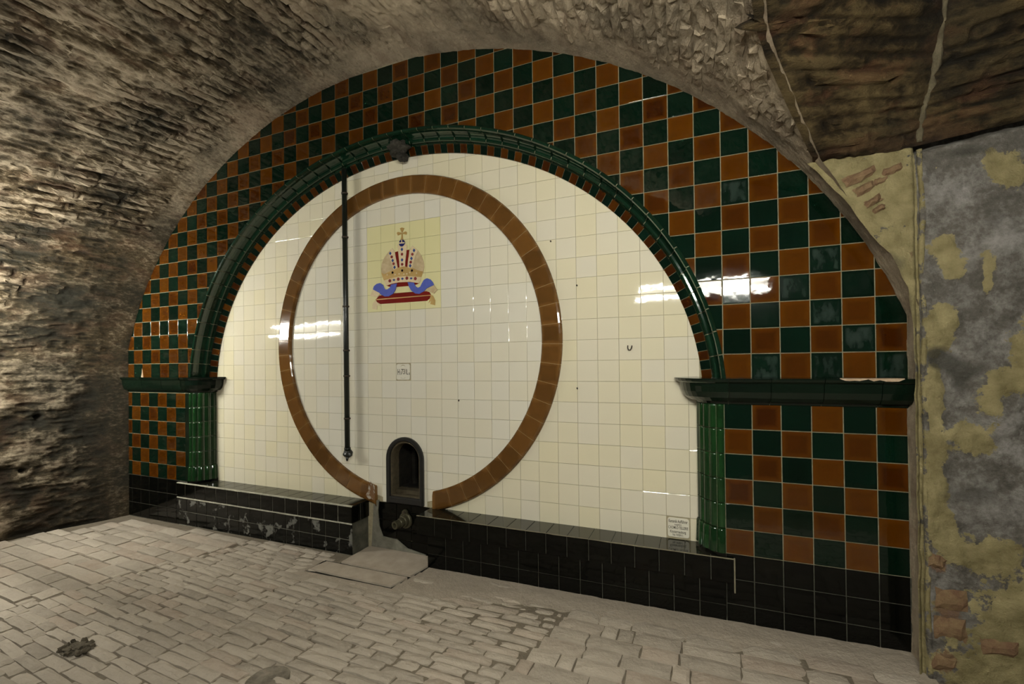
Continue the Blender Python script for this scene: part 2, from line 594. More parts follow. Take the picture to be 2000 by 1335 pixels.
# ================================================================== ceiling and side walls (masonry)
def vault_profile():
    pts = []
    zr = 1.3
    for z in np.linspace(-11.4, zr, 60)[:-1]:
        pts.append((XR + 0.02, z))
    t0 = math.asin((zr - VZ) / VB)
    for t in np.linspace(t0, math.pi - t0, 260):
        x = VX + VA * math.cos(t)
        z = VZ + VB * math.sin(t)
        x = min(max(x, XL - 0.02), XR + 0.02)
        pts.append((x, z))
    for z in np.linspace(zr, -11.4, 60)[1:]:
        pts.append((XL - 0.02, z))
    p = np.array(pts)
    s = np.r_[0, np.cumsum(np.hypot(*np.diff(p, axis=0).T))]
    n = int(s[-1] / 0.070)
    ss = np.linspace(0, s[-1], n)
    return np.c_[np.interp(ss, s, p[:, 0]), np.interp(ss, s, p[:, 1])], ss


PROF, SS = vault_profile()
GZ = np.array([-99, 5.4, 6.64, 7.86, 8.64, 9.0, 9.15, 9.5, 9.9, 10.3])
GY = np.array([-1.27, -1.27, -1.8, -3.6, -5.02, -5.97, -6.8, -9.0, -12.0, -16.0])
right = PROF[:, 0] > -6
YMIN = np.where(right, np.interp(PROF[:, 1], GZ, GY), -16.0)
U = np.clip((VX + 4 - PROF[:, 0]) / 24.0, 0, 1)      # 0 at the crown .. 1 at the left wall
FLARE = 0.30 * U * U * (3 - 2 * U)
# inward normal of the profile in (x, z)
tx = np.gradient(PROF[:, 0]); tz = np.gradient(PROF[:, 1])
ln = np.hypot(tx, tz)
NX, NZ = -tz / ln, tx / ln
_k = np.ones(15) / 15
NX = np.convolve(np.pad(NX, 7, 'edge'), _k, 'valid'); NZ = np.convolve(np.pad(NZ, 7, 'edge'), _k, 'valid')
if NX[len(NX) // 2] * 0 + NZ[len(NZ) // 2] > 0:
    NX, NZ = -NX, -NZ


def brick_field(s, y, pitch=0.50, length=1.75, seed=3):
    """height of a brick face (0 in the joints) and its random number"""
    s = s + 0.10 * (vnoise(np.stack([s * 0.5, y * 0.5, 0 * s], -1), seed) - 0.5)
    row = np.floor(s / pitch)
    off = _hash(row, row * 0, row * 0, seed) * length
    yy = y + off + 0.12 * (vnoise(np.stack([row * 3.1, y * 0.8, 0 * s], -1), seed + 1) - 0.5)
    cell = np.floor(yy / length)
    fs = np.abs(s / pitch - row - 0.5) * pitch
    fy = np.abs(yy / length - cell - 0.5) * length
    e = np.minimum((pitch / 2 - fs), (length / 2 - fy))
    return np.clip((e - 0.03) / 0.09, 0, 1), _hash(row, cell, row * 0, seed + 2)


def vault_height(s, y, x, z):
    p = np.stack([s, y, 0 * s], -1)
    bf, br = brick_field(s, y)
    low = fbm(p * np.array([0.22, 0.16, 1]), 3, 11)
    crust = fbm(p * np.array([1.5, 0.6, 1]), 5, 21)
    flake = fbm(p * np.array([3.6, 1.6, 1]), 5, 31, ridged=True)
    wear = np.clip((fbm(p * np.array([0.35, 0.25, 1]), 3, 41) - 0.36) * 5, 0, 1)     # where the bricks show
    near = np.clip((-y - 0.9) / 2.2, 0, 1)                     # rendered collar beside the tiles
    wall = np.clip((1.5 - z) / 4, 0, 1) * (x < -20)
    wear = wear * near * (1 - 0.75 * wall)
    h = 0.34 * (low - 0.5) * near
    h = h + (0.06 + 0.27 * near) * (crust - 0.5)
    h = h + (0.04 + 0.23 * near) * (flake - 0.6)
    h = h + wear * (0.15 * bf * (0.35 + 0.9 * br) - 0.07)
    h = h + 0.16 * np.clip((x + 2) / 4, 0, 1) * (fbm(p * np.array([1.3, 2.2, 1]), 5, 61) - 0.5)
    h = h + wall * near * 0.55 * (fbm(p * np.array([0.9, 0.8, 1]), 4, 51) - 0.5)
    rel = np.clip(0.5 + (h - 0.34 * (low - 0.5) * near) * 2.6, 0, 1)
    return h, rel, wear * bf, br


def pits(x, y, z):
    h = np.zeros_like(x)
    for (px, py, pz, r, d) in [(-40.8, -4.36, -3.45, 0.20, 0.8), (-41.2, -5.1, -6.85, 0.18, 0.8)]:
        rr = np.sqrt((y - py) ** 2 + (z - pz) ** 2)
        h = h - d * np.clip((r - rr) / 0.14, 0, 1) * (x < -36)
    return h


def soot_blobs(x, y, z, n=None):
    """old soot and damp stains on the masonry, by place"""
    s = np.zeros_like(x)
    for (bx, by, bz, rx, ry, rz, k) in [
        (-29.2, -4.2, 13.5, 2.0, 1.7, 1.4, 0.95), (-31.0, -4.9, 12.5, 1.9, 1.7, 1.4, 0.75), (-33.4, -3.7, 10.8, 2.2, 1.6, 1.7, 0.75), (-27.4, -3.4, 14.2, 2.0, 1.3, 1.2, 0.55),
        (-39.5, -3.6, 4.1, 2.2, 3.0, 2.0, 0.97), (-40.8, -5.0, 2.0, 2.6, 2.6, 1.5, 0.9), (-38.5, -2.2, 5.4, 1.6, 1.6, 1.6, 0.65),
        (-21.0, -4.2, 15.8, 3.2, 1.8, 2.0, 0.80), (-24.9, -3.4, 15.0, 2.2, 1.4, 1.5, 0.6), (-41.0, -4.1, -0.3, 2.6, 2.2, 1.1, 0.65),
        (-40.3, -1.7, -6.8, 2.0, 1.3, 2.0, 0.85), (-41.2, -4.5, -6.3, 2.6, 1.3, 1.1, 0.55), (-40.6, -2.4, -8.9, 2.6, 2.0, 1.2, 0.75), (-38.2, -8.5, 8.0, 3.0, 2.0, 1.6, 0.5),
        (-0.5, -3.6, 10.0, 1.2, 2.6, 1.0, 0.55), (1.8, -2.0, 7.9, 1.0, 1.0, 1.0, 0.55), (-39, -2.2, 5.5, 1.6, 1.6, 1.5, 0.5)]:
        d = ((x - bx) / rx) ** 2 + ((y - by) / ry) ** 2 + ((z - bz) / rz) ** 2
        s = np.maximum(s, k * np.exp(-d * 0.9))
    return s


def surface_mesh(name, P, attrs, mat, keep=None):
    ni, nj = P.shape[:2]
    idx = np.arange(ni * nj).reshape(ni, nj)
    q = np.stack([idx[:-1, :-1], idx[:-1, 1:], idx[1:, 1:], idx[1:, :-1]], -1).reshape(-1, 4)
    if keep is not None:
        kk = keep[:-1, :-1] & keep[1:, 1:] & keep[1:, :-1] & keep[:-1, 1:]
        q = q[kk.reshape(-1)]
    me = bpy.data.meshes.new(name)
    V = P.reshape(-1, 3)
    me.vertices.add(len(V))
    Vw = np.c_[(V[:, 0] + OX) * T, V[:, 1] * T, (V[:, 2] + OZ) * T]
    me.vertices.foreach_set('co', Vw.reshape(-1))
    me.loops.add(len(q) * 4)
    me.loops.foreach_set('vertex_index', q.reshape(-1).astype(np.int32))
    me.polygons.add(len(q))
    me.polygons.foreach_set('loop_start', np.arange(0, len(q) * 4, 4, dtype=np.int32))
    me.polygons.foreach_set('use_smooth', [True] * len(q))
    me.update(calc_edges=True)
    me.validate()
    for k, a in attrs.items():
        at = me.attributes.new(k, 'FLOAT', 'POINT')
        at.data.foreach_set('value', a.reshape(-1).astype(np.float32))
    me.materials.append(mat)
    return me


NT = 190
tt = np.linspace(0, 1, NT)
Y0V = 0.22


def vault_point(i, y):
    """undisplaced point of the vault for profile row(s) i and depth y"""
    return PROF[i, 0] - FLARE[i] * np.maximum(-y, 0), PROF[i, 1]


I = np.arange(len(SS))[:, None] + 0 * tt[None, :].astype(int)
YY = Y0V + (YMIN[:, None] - Y0V) * (tt[None, :] ** 1.15)
XX = PROF[:, 0][:, None] - FLARE[:, None] * np.maximum(-YY, 0)
ZZ = PROF[:, 1][:, None] + 0 * YY
SG = SS[:, None] + 0 * YY
H, REL, EXPO, BR = vault_height(SG, YY, XX, ZZ)
H = H * np.where(right[:, None], 0.2 + 0.8 * np.clip((YY - YMIN[:, None]) / 1.2, 0, 1), 1.0)
H = H + pits(XX, YY, ZZ)
edge = np.clip(YY / Y0V, 0, 1)
P = np.stack([XX + NX[:, None] * H, YY, ZZ + NZ[:, None] * H], -1)
SOOT_SHADE = soot_blobs(XX, YY, ZZ)
SOOT_SHADE = np.maximum(SOOT_SHADE, np.clip((3.0 - ZZ) / 3, 0, 1) * (XX < -20) * np.clip(1.6 * fbm(np.stack([YY * .5, ZZ * .5, 0 * ZZ], -1), 4, 141) - .15, 0, .85) * (.65 + .35 * np.clip((YY + 7) / 3, 0, 1)))  # beyond the soot, left wall darkened in colour against the nearby lamp
LIME_LIGHT = -0.12 + 0.15 * np.clip((ZZ - 7) / 5, 0, 1) + 0.36 * np.clip((XX + 20) / 14, 0, 1) + 0.30 * (XX > 3) + 0.10 * np.exp(-((YY + .6) / .8) ** 2)  # lime wash, plus lamp imbalance put into the colour: darker left, lighter right
left_rows = (PROF[:, 1] < 1.3) & (PROF[:, 0] < -20)
right_rows = (PROF[:, 1] < 1.3) & (PROF[:, 0] > 0)
i_l = np.where(left_rows)[0][0]
i_r = np.where(right_rows)[0][-1]


def rows(a, b):
    return slice(a, b)


for nm, a, b, lab, cat in [
    ('wall_right', 0, i_r + 1, 'narrow rough pale masonry strip at right edge of the tiled wall', 'wall'),
    ('ceiling', i_r, i_l + 1, 'lime-washed brick barrel vault springing over the tiled arch wall', 'vault'),
    ('wall_left', i_l, len(SS), 'rough sooty rubble wall left of the tiled wall', 'wall')]:
    me = surface_mesh(nm, P[a:b], {'relief': REL[a:b], 'soot': SOOT_SHADE[a:b], 'lime': LIME_LIGHT[a:b]}, MAT['vault'])
    o = tag(link(nm, me), lab, cat, kind='structure')
    if nm == 'ceiling':
        CEIL = o
    if nm == 'wall_left':
        WALL_LEFT = o
    if nm == 'wall_right':
        STRIP = o


def sample_vault(s, y, lift):
    i = np.interp(s, SS, np.arange(len(SS)))
    g = lambda A: np.interp(s, SS, A)
    x = g(PROF[:, 0]) - g(FLARE) * np.maximum(-y, 0)
    z = g(PROF[:, 1])
    h, rel, ex, br = vault_height(s, y, x, z)
    h = h + lift
    return np.stack([x + g(NX) * h, y, z + g(NZ) * h], -1), rel, soot_blobs(x, y, z)


def patch_brick(grid_fn, nu, nv, u0, u1, v0, v1, seed, up, mat):
    """a thin lumpy brick lying on a surface: grid_fn(u, v, lift) -> points, relief, soot"""
    u = np.linspace(u0, u1, nu); v = np.linspace(v0, v1, nv)
    Uu, Vv = np.meshgrid(u, v, indexing='ij')
    r = np.random.RandomState(seed)
    Uu = Uu + r.normal(0, 0.030, Uu.shape); Vv = Vv + r.normal(0, 0.030, Vv.shape)
    top, rel, so = grid_fn(Uu.ravel(), Vv.ravel(), (up + r.normal(0, 0.028, Uu.shape)).ravel())
    # rim
    ring = [(i, 0) for i in range(nu)] + [(nu - 1, j) for j in range(1, nv)] + [(i, nv - 1) for i in range(nu - 2, -1, -1)] + [(0, j) for j in range(nv - 2, 0, -1)]
    cu, cv = (u0 + u1) / 2, (v0 + v1) / 2
    ru = np.array([Uu[i, j] for i, j in ring]); rv = np.array([Vv[i, j] for i, j in ring])
    low, rel2, so2 = grid_fn(cu + (ru - cu) * 1.03, cv + (rv - cv) * 1.10, np.full(len(ring), -0.16))
    V = np.r_[top, low]
    n = nu * nv
    f = []
    for i in range(nu - 1):
        for j in range(nv - 1):
            f.append((i * nv + j, i * nv + j + 1, (i + 1) * nv + j + 1, (i + 1) * nv + j))
    for k in range(len(ring)):
        k2 = (k + 1) % len(ring)
        a = ring[k][0] * nv + ring[k][1]; b = ring[k2][0] * nv + ring[k2][1]
        f.append((a, b, n + k2, n + k))
    me = mesh('brick', [W(*p) for p in V], f)
    fix_normals(me)
    at = me.attributes.new('relief', 'FLOAT', 'POINT')
    at.data.foreach_set('value', np.r_[np.clip(rel + 0.06 + r.uniform(-0.12, 0.12) + r.normal(0, .1, len(rel)), 0, 1), rel2 * 0.4].astype(np.float32))
    at = me.attributes.new('soot', 'FLOAT', 'POINT')
    at.data.foreach_set('value', np.r_[so, so2].astype(np.float32))
    at = me.attributes.new('lime', 'FLOAT', 'POINT')
    at.data.foreach_set('value', np.full(len(me.vertices), -0.12 + 0.15 * min(max((top[:, 2].mean() - 7) / 5, 0), 1) + 0.36 * min(max((top[:, 0].mean() + 20) / 14, 0), 1) if mat == MAT['vault'] else 0.0, np.float32))  # same lime wash and lamp balance in the colour as the skin
    me.materials.append(mat)
    return me


# bricks that stand proud of the worn lime skin of the barrel vault
PITCH, BLEN = 0.50, 1.75
cand = []
for row in range(int(SS[-1] / PITCH)):
    off = float(_hash(np.array([row]), np.array([0]), np.array([0]), 3)[0]) * BLEN
    for cell in range(-9, 2):
        y1 = (cell + 1) * BLEN - off
        yc = y1 - BLEN / 2
        sc = (row + 0.5) * PITCH
        i = int(np.interp(sc, SS, np.arange(len(SS))))
        if yc > -1.5 or yc - BLEN / 2 < YMIN[i] + 0.2 or PROF[i, 1] < -10.4:
            continue
        x, z = PROF[i, 0] - FLARE[i] * -yc, PROF[i, 1]
        if not in_frame(x, yc, z, 60):
            continue
        _, _, ex, br = vault_height(np.array([sc]), np.array([yc]), np.array([x]), np.array([z]))
        pr = project(x, yc, z)
        cand.append((ex[0], br[0], sc, yc, i, pr[2], row, cell))
cand = [c for c in cand if c[0] > 0.12]
cand.sort(key=lambda c: c[5])
joined = []
nb = 0
for c in cand:
    ex, br, sc, yc, i, d, row, cell = c
    if PROF[i, 0] < -20 and PROF[i, 1] < 1.0:
        continue
    me = patch_brick(sample_vault, 4, 7, sc - PITCH * 0.40, sc + PITCH * 0.40, yc - BLEN * 0.455, yc + BLEN * 0.455, row * 101 + cell + 999, 0.0 + 0.035 * br, MAT['vault'])
    if nb < 300:
        link('brick', me, None, CEIL)
        nb += 1
    else:
        joined.append(me)
if joined:
    bm = bmesh.new()
    for me in joined:
        bm.from_mesh(me)
    me = bpy.data.meshes.new('far_bricks')
    bm.to_mesh(me)
    bm.free()
    me.materials.append(MAT['vault'])
    o = link('far_bricks', me, None, CEIL)
    o['kind'] = 'stuff'

# ------------------------------------------------------------------ dark cross vault over the right side
GP = np.array([(2.95, -1.25, 6.62), (2.84, -1.8, 6.66), (2.2, -2.9, 7.42), (1.8, -3.6, 7.86), (1.07, -5.02, 8.64), (0.72, -5.97, 8.98), (0.56, -6.8, 9.15), (0.3, -8.6, 9.45), (0.0, -11.5, 9.8), (-0.3, -15.6, 10.2)])
SP = np.array([(5.85, -1.25, 6.75), (5.85, -1.32, 7.1), (5.85, -1.55, 7.75), (5.85, -1.82, 8.10), (5.85, -2.35, 8.95), (5.85, -2.80, 9.60), (5.85, -3.17, 10.17), (5.85, -4.3, 11.3), (5.85, -7.0, 12.6), (5.85, -12.0, 13.6)])
tk = np.r_[0, np.cumsum(np.linalg.norm(np.diff((GP + SP) / 2, axis=0), axis=1))]


def cross_base(t, u):
    """t along the curve (tiles), u 0 at the groin, 1 at the seam, beyond: to the right"""
    g = np.stack([np.interp(t, tk, GP[:, k]) for k in range(3)], -1)
    s = np.stack([np.interp(t, tk, SP[:, k]) for k in range(3)], -1)
    uu = np.minimum(u, 1)[..., None]
    p = g + (s - g) * uu
    ext = np.maximum(u - 1, 0)[..., None] * np.array([4.0, 0.0, 0.45])
    return p + ext


def cross_surface(t, u, lift):
    e = 0.02
    p = cross_base(t, u)
    dt = cross_base(t + e, u) - cross_base(t - e, u)
    du = cross_base(t, u + e) - cross_base(t, u - e)
    n = np.cross(dt, du)
    n = n / (np.linalg.norm(n, axis=-1, keepdims=True) + 1e-9)
    flip = np.sign(-0.6 * n[..., 1] - n[..., 2])            # towards the room: down and forward
    n = n * flip[..., None]
    q = np.stack([t, u * 3.2, 0 * t], -1)
    bf, br = brick_field(t, u * 3.2, 0.5, 1.7, 61)
    crust = fbm(q * np.array([1.6, 1.1, 1]), 5, 71)
    flake = fbm(q * np.array([2.6, 2.0, 1]), 5, 81, ridged=True)
    h = 0.36 * (crust - 0.5) + 0.22 * (flake - 0.6) + 0.09 * bf * (0.4 + 0.8 * br)
    rel = np.clip(0.42 + h * 3.0, 0, 1)
    seam = np.exp(-((u - 1) / 0.05) ** 2)
    h = h * (1 - 0.6 * seam) * np.clip((u + 0.03) / 0.22, 0, 1) - 0.08 * np.clip((0.06 - u) / 0.06, 0, 1.3) + lift
    s = np.clip(0.75 * (fbm(q * 0.35, 3, 91) - 0.38) * 3, 0, 0.8)
    return p + n * h[..., None], rel, s


tg = np.linspace(0, tk[-1] - 0.05, 210)
ug = np.linspace(-0.012, 3.6, 260)
TG, UG = np.meshgrid(tg, ug, indexing='ij')
Pc, relc, sc_ = cross_surface(TG, UG, 0 * TG)
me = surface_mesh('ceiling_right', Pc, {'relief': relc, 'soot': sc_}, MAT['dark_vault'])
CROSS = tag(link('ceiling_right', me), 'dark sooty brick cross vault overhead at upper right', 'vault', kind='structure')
nb = 0
for row in range(0, 24):
    off = float(_hash(np.array([row]), np.array([0]), np.array([0]), 61)[0]) * 1.7
    for cell in range(0, 9):
        u1 = (cell + 1) * 1.7 - off
        uc = (u1 - 0.85) / 3.2
        tc = (row + 0.5) * 0.5
        if tc > tk[-1] - 0.4 or uc < 0.2 or abs(uc - 1) < 0.30 or uc > 3.3:
            continue
        p = cross_base(np.array([tc]), np.array([uc]))[0]
        if not in_frame(*p, 30) or RNG.random() < 0.25:
            continue
        me = patch_brick(cross_surface, 4, 8, tc - 0.19, tc + 0.19, uc - 0.24, uc + 0.24, row * 77 + cell, RNG.uniform(-0.03, 0.02), MAT['dark_vault'])
        link('brick', me, None, CROSS)


# ------------------------------------------------------------------ peeling wall at the right
def blobs(x, z, L):
    s = np.zeros_like(x)
    for (bx, bz, rx, rz, k) in L:
        s = s + k * np.exp(-(((x - bx) / rx) ** 2 + ((z - bz) / rz) ** 2))
    return s


YW = -1.25
xg = np.r_[np.linspace(-1, -.02, 46), np.arange(0, 10.2, 0.07)]      # negative: share of the way from the vault line to the seam
zg = np.arange(-11.2, 8.8, 0.07)
Xw, Zw = np.meshgrid(xg, zg, indexing='ij')
seamx = 5.85
zl = np.array([-99, 0.7, 2.07, 3.25, 3.56, 4.0, 4.7, 5.28, 6.03, 7.03, 7.75])
xl = np.array([5.80, 5.80, 5.66, 5.22, 4.95, 4.66, 4.28, 3.96, 3.40, 2.63, 2.0]) - 0.14
Zw = np.where(Xw < 0, np.minimum(Zw, 6.72), Zw)          # the spandrel stops at the springing of the cross vault
XLN = np.interp(Zw, zl, xl)
Xw = np.where(Xw < 0, XLN + (Xw + 1) * (seamx - XLN), seamx + Xw)
pw = np.stack([Xw, Zw, 0 * Xw], -1)
on_left = Xw < seamx
paint = np.where(on_left, 0.80 + 0.7 * (fbm(pw * 0.8, 4, 5) - 0.5), -0.12 + 1.1 * (fbm(pw * 0.7, 5, 6) - 0.40)
                 + blobs(Xw, Zw, [(6.10, -1.6, 0.28, 2.2, .9), (6.12, -4.2, 0.30, 1.8, .8), (6.3, 0.6, 0.55, .55, 1.0), (6.45, 1.2, .5, .4, .8), (6.5, 3.2, .35, .75, .9), (6.4, 5.9, .35, .3, .8), (6.75, 2.4, .3, .4, .6),
                                  (7.10, -3.0, .55, .45, .9), (7.45, -1.6, .5, .7, .9), (7.85, -.9, .55, .4, .8), (6.8, -2.6, .3, .25, .6), (7.5, 2.6, .22, .55, .9), (7.45, 1.9, .15, .5, .7), (8.0, 5.4, .7, .8, 1.0), (7.4, 6.1, .5, .4, .6), (8.3, 0, .4, 1.2, .6),
                                  (6.3, -5.9, .5, .6, .9), (6.9, -6.6, .7, .5, .9), (7.7, -6.3, .6, .6, .7), (7.3, -8.2, .9, 1.1, .75), (7.2, -10.2, 1.2, .9, .8), (8.3, -8.5, .7, 1.6, .65), (6.2, -8.4, .4, 1.1, .6),
                                  (10.5, -3, 1.2, 2.5, .9), (12.5, 2.5, 1.6, 1.8, .9), (11.5, -8, 2.2, 2.2, 1.0)]))
bare = blobs(Xw, Zw, [(6.4, -8.4, .55, .9, .75), (6.25, -10.0, .45, .5, .8), (6.1, -6.9, .3, .35, .9), (5.6, 3.0, .25, .6, .5), (4.4, 5.6, .6, .6, .35), (8.1, -6.2, .3, .5, .5)])
soot = np.where(on_left, blobs(Xw, Zw, [(5.1, 2.9, .7, .55, .6), (5.55, 1.4, .3, .9, .6)]),
                blobs(Xw, Zw, [(7.0, 6.3, 1.2, .35, .8), (7.6, 4.2, .5, .8, .6), (6.2, -.25, .5, .5, .85), (7.2, -.6, .8, .4, .6), (7.0, -4.6, 1.3, .7, .6), (7.0, -6.0, .8, .35, .5), (6.1, 2.2, .25, .9, .4), (6.8, -1.2, .35, .6, .6)]))
rough = fbm(pw * 1.4, 5, 15)
rel = np.clip((paint - .45) * 6, 0, 1) * 0.05
hw = 0.30 * (rough - 0.5) + 0.09 * (fbm(pw * 4, 3, 25) - 0.5) + rel
hw = np.where(on_left, hw * 0.9, hw + 0.10)
hw = hw - 0.14 * np.exp(-((Xw - seamx + 0.05) / 0.07) ** 2)
hw = hw - 0.6 * (~on_left) * np.clip((Zw - 6.50 - 0.1125 * np.maximum(Xw - seamx, 0)) / 0.25, 0, 1)      # tucked behind the springing of the cross vault
Pw = np.stack([Xw, YW - hw, Zw], -1)
me = surface_mesh('wall_right_side', Pw, {'paint': paint, 'bare': bare, 'soot': soot}, MAT['plaster'])
WRS = tag(link('wall_right_side', me), 'peeling yellow and grey painted wall beside the tiled wall at right', 'wall', kind='structure')


def wall_brick(ca, cz, w, h, ang, seed):
    r = np.random.RandomState(seed)
    nu, nv = 6, 4
    V, f = [], []
    c, s = math.cos(ang), math.sin(ang)
    for k, (sc, up) in enumerate([(1.0, 1), (1.04, 0)]):
        pass
    for i in range(nu):
        for j in range(nv):
            u = (i / (nu - 1) - .5) * w + r.normal(0, .02); v = (j / (nv - 1) - .5) * h + r.normal(0, .02)
            e = min(i, nu - 1 - i, j, nv - 1 - j) == 0
            V.append(W(ca + c * u - s * v, YW - (0.03 if e else 0.14) + r.normal(0, .01) - (0.10 if ca > seamx else 0.0), cz + s * u + c * v))
    for i in range(nu - 1):
        for j in range(nv - 1):
            f.append((i * nv + j, (i + 1) * nv + j, (i + 1) * nv + j + 1, i * nv + j + 1))
    me = mesh('brick', V, f)
    o = link('brick', me, MAT['bare_brick'], WRS)


for k, q in enumerate([(4.28, 6.0, 1.05, .34, .37), (5.15, 6.05, .7, .34, .33), (4.40, 5.55, .62, .30, .42), (4.85, 5.75, .45, .28, .36), (4.62, 5.08, .50, .25, .5), (4.78, 4.80, .36, .2, .45),
                       (6.45, -8.0, .78, .62, .02), (6.40, -8.95, .82, .75, -.03), (6.27, -10.0, .66, .62, .03), (6.12, -6.85, .42, .42, -.2), (7.6, -9.3, .9, .5, .05)]):
    wall_brick(*q, seed=k)

# ridge of mortar along the seam, from the floor up over the cross vault
pts = [(seamx + 0.06 + 0.03 * math.sin(z * 1.7), YW - 0.02, z) for z in np.linspace(-10.9, 6.6, 40)]
up = [tuple(cross_base(np.array([t]), np.array([1.0]))[0] + np.array([0.08, 0, 0])) for t in np.linspace(0.1, tk[-1] - 1, 40)]
V = np.array(pts)
me = tube([W(a, y - 0.03, z) for a, y, z in pts], [0.010 + 0.006 * vnoise(np.array([[i * .7, 0, 0]]), 5)[0] for i in range(len(pts))], 6)
o = link('trim_1', me, MAT['plaster'])
for nm in ('paint', 'bare', 'soot'):
    at = me.attributes.new(nm, 'FLOAT', 'POINT')
    at.data.foreach_set('value', np.full(len(me.vertices), 0.55 if nm == 'paint' else 0.1, np.float32))
tag(o, 'vertical mortar ridge along the corner of the peeling wall', 'trim', kind='structure')
MAT['ridge'] = rough_mat('pale_mortar_ridge', (0.045, 0.036, 0.02), (0.115, 0.098, 0.06), 16, 0.95, 0.6)
me = tube([W(a + .05 * math.sin(z * 2.3) + RNG.gauss(0, .03), y + .01, z + .01) for a, y, z in up], [0.006 + 0.016 * vnoise(np.array([[i * 1.3, 1, 0]]), 5)[0] for i in range(len(up))], 7)
o = tag(link('trim_2', me, MAT['ridge']), 'pale mortar rib crossing the dark vault', 'trim', kind='structure')

# ================================================================== tiled wall: grout bed of the outer wall
def vault_line(a, ins=0.0):
    """height of the vault on the tiled wall above position a"""
    u = (a - VX) / VA
    return VZ + VB * math.sqrt(max(0, 1 - u * u)) - ins


YB = 0.03
inner, outer = [], []
NARC = 90
inner.append((0.0, -11.3)); outer.append((XR + .15, -11.3))
inner.append((0.0, -2.0)); outer.append((XR + .15, -2.0))
for k in range(NARC + 1):
    t = math.pi * k / NARC
    ix, iz = MX + (MA - 0.02) * math.cos(t), MZ + (MB - 0.02) * math.sin(t)
    ox_ = VX + 0.05 + 23.0 * math.cos(t)
    oz_ = min(vault_line(max(min(ox_, 5.9), -39.7)) + 0.3, 17)
    tt_ = t
    # outer point on the same ray from the arch centre
    dx, dz = math.cos(t), math.sin(t)
    lo, hi = 0.0, 60.0
    for _ in range(40):
        mid = (lo + hi) / 2
        px, pz = MX + dx * mid, MZ + dz * mid
        inside = (XL - .15 < px < XR + .15) and pz < vault_line(min(max(px, XL), XR)) + 0.25
        if inside: lo = mid
        else: hi = mid
    inner.append((ix, iz)); outer.append((MX + dx * lo, MZ + dz * lo))
inner.append((-33.07, -2.0)); outer.append((XL - .15, -2.0))
inner.append((-33.07, -11.3)); outer.append((XL - .15, -11.3))
V = [W(a, YB, z) for a, z in inner] + [W(a, YB, z) for a, z in outer]
n = len(inner)
f = [(i, i + 1, n + i + 1, n + i) for i in range(n - 1)]
me = mesh('wall_back', V, f)
WB = tag(link('wall_back', me, MAT['grout_dark']), 'outer tiled wall with green and amber checkerboard around the big arch', 'wall', kind='structure')

cnt = {}


def checker(a0, a1, z0, z1, parity):
    """one tile cell of the checkerboard, clipped to the vault and to the arch"""
    g = 0.018
    poly = [(a0 + g, z0 + g), (a1 - g, z0 + g), (a1 - g, z1 - g), (a0 + g, z1 - g)]
    ca, cz = (a0 + a1) / 2, (z0 + z1) / 2
    full = True
    # vault
    top = vault_line(min(max(ca, XL), XR))
    if z1 > min(vault_line(min(max(a0, XL), XR)), vault_line(min(max(a1, XL), XR))) - 0.02:
        e = 0.05
        sl = (vault_line(ca + e) - vault_line(ca - e)) / (2 * e)
        l = math.hypot(sl, 1)
        poly = clip_half(poly, ca, top + 0.04, -sl / l, 1 / l); full = False
    if a0 < XL + 0.05:
        poly = clip_half(poly, XL - 0.02, 0, -1, 0); full = False
    if a1 > XR - 0.05:
        poly = clip_half(poly, XR + 0.02, 0, 1, 0); full = False
    # arch
    if z1 > MZ:
        ds = [math.hypot((x - MX) / MA, (q - MZ) / MB) for x, q in [(a0, z0), (a1, z0), (a1, z1), (a0, z1)]]
        if max(ds) < 1.0:
            return
        if min(ds) < 1.004:
            t = math.atan2((cz - MZ) / MB, (ca - MX) / MA)
            px, pz = MX + MA * math.cos(t), MZ + MB * math.sin(t)
            nx, nz = math.cos(t) / MA, math.sin(t) / MB
            l = math.hypot(nx, nz)
            poly = clip_half(poly, px, pz, -nx / l, -nz / l); full = False
    if len(poly) < 3 or area(poly) < 0.012:
        return
    nm = 'green_tile' if parity else 'amber_tile'
    mat = 'green' if parity else 'amber'
    if parity and ca > 0.5 and -1 < cz < 7 and RNG.random() < 0.6:
        mat = 'green_haze'
    cnt[nm] = cnt.get(nm, 0) + 1
    if full:
        put_tile(nm, ca, 0.0, cz, mat, WB, a1 - a0, z1 - z0)
    else:
        px = sum(p[0] for p in poly) / len(poly); pz = sum(p[1] for p in poly) / len(poly)
        put_tile(nm, px, 0.0, pz, mat, WB, poly=poly)


gx = lambda a: a * 1.0033
for j in range(-16, 1):                  # rows above the capitals; row j spans -j .. -(j+1)
    for i in range(-41, 7):
        z1, z0 = -float(j), -float(j + 1)
        if j == 0:
            z0 = -1.05
        checker(gx(i), gx(i + 1), z0, z1, (i + j) % 2 != 0)
for j in range(1, 8):                    # right pier
    for i in range(0, 6):
        z1 = -float(j) if j > 1 else -1.9
        if j == 1: continue
        checker(float(i), min(i + 1.0, XR), -(j + 1.0), z1, (i + j) % 2 == 0)
for j in range(2, 8):                    # left pier
    for i in range(-1, 6):
        a0 = -39.38 + i
        checker(max(a0, XL), a0 + 1, -(j + 1.06), -(j + .06), (i + j) % 2 == 0 if True else False)
    poly = None
    put_tile('green_tile', -33.18, -0.012, -(j + .56), 'capital', WB, 0.40, 1.03)
for a0_, a1_ in ((0.0, XR + .1), (XL - .1, -33.3)):
    link('joint_bed', box_mesh(a0_, a1_, .022, .029, -11.3, -8.02), MAT['grout_dim'], WB)
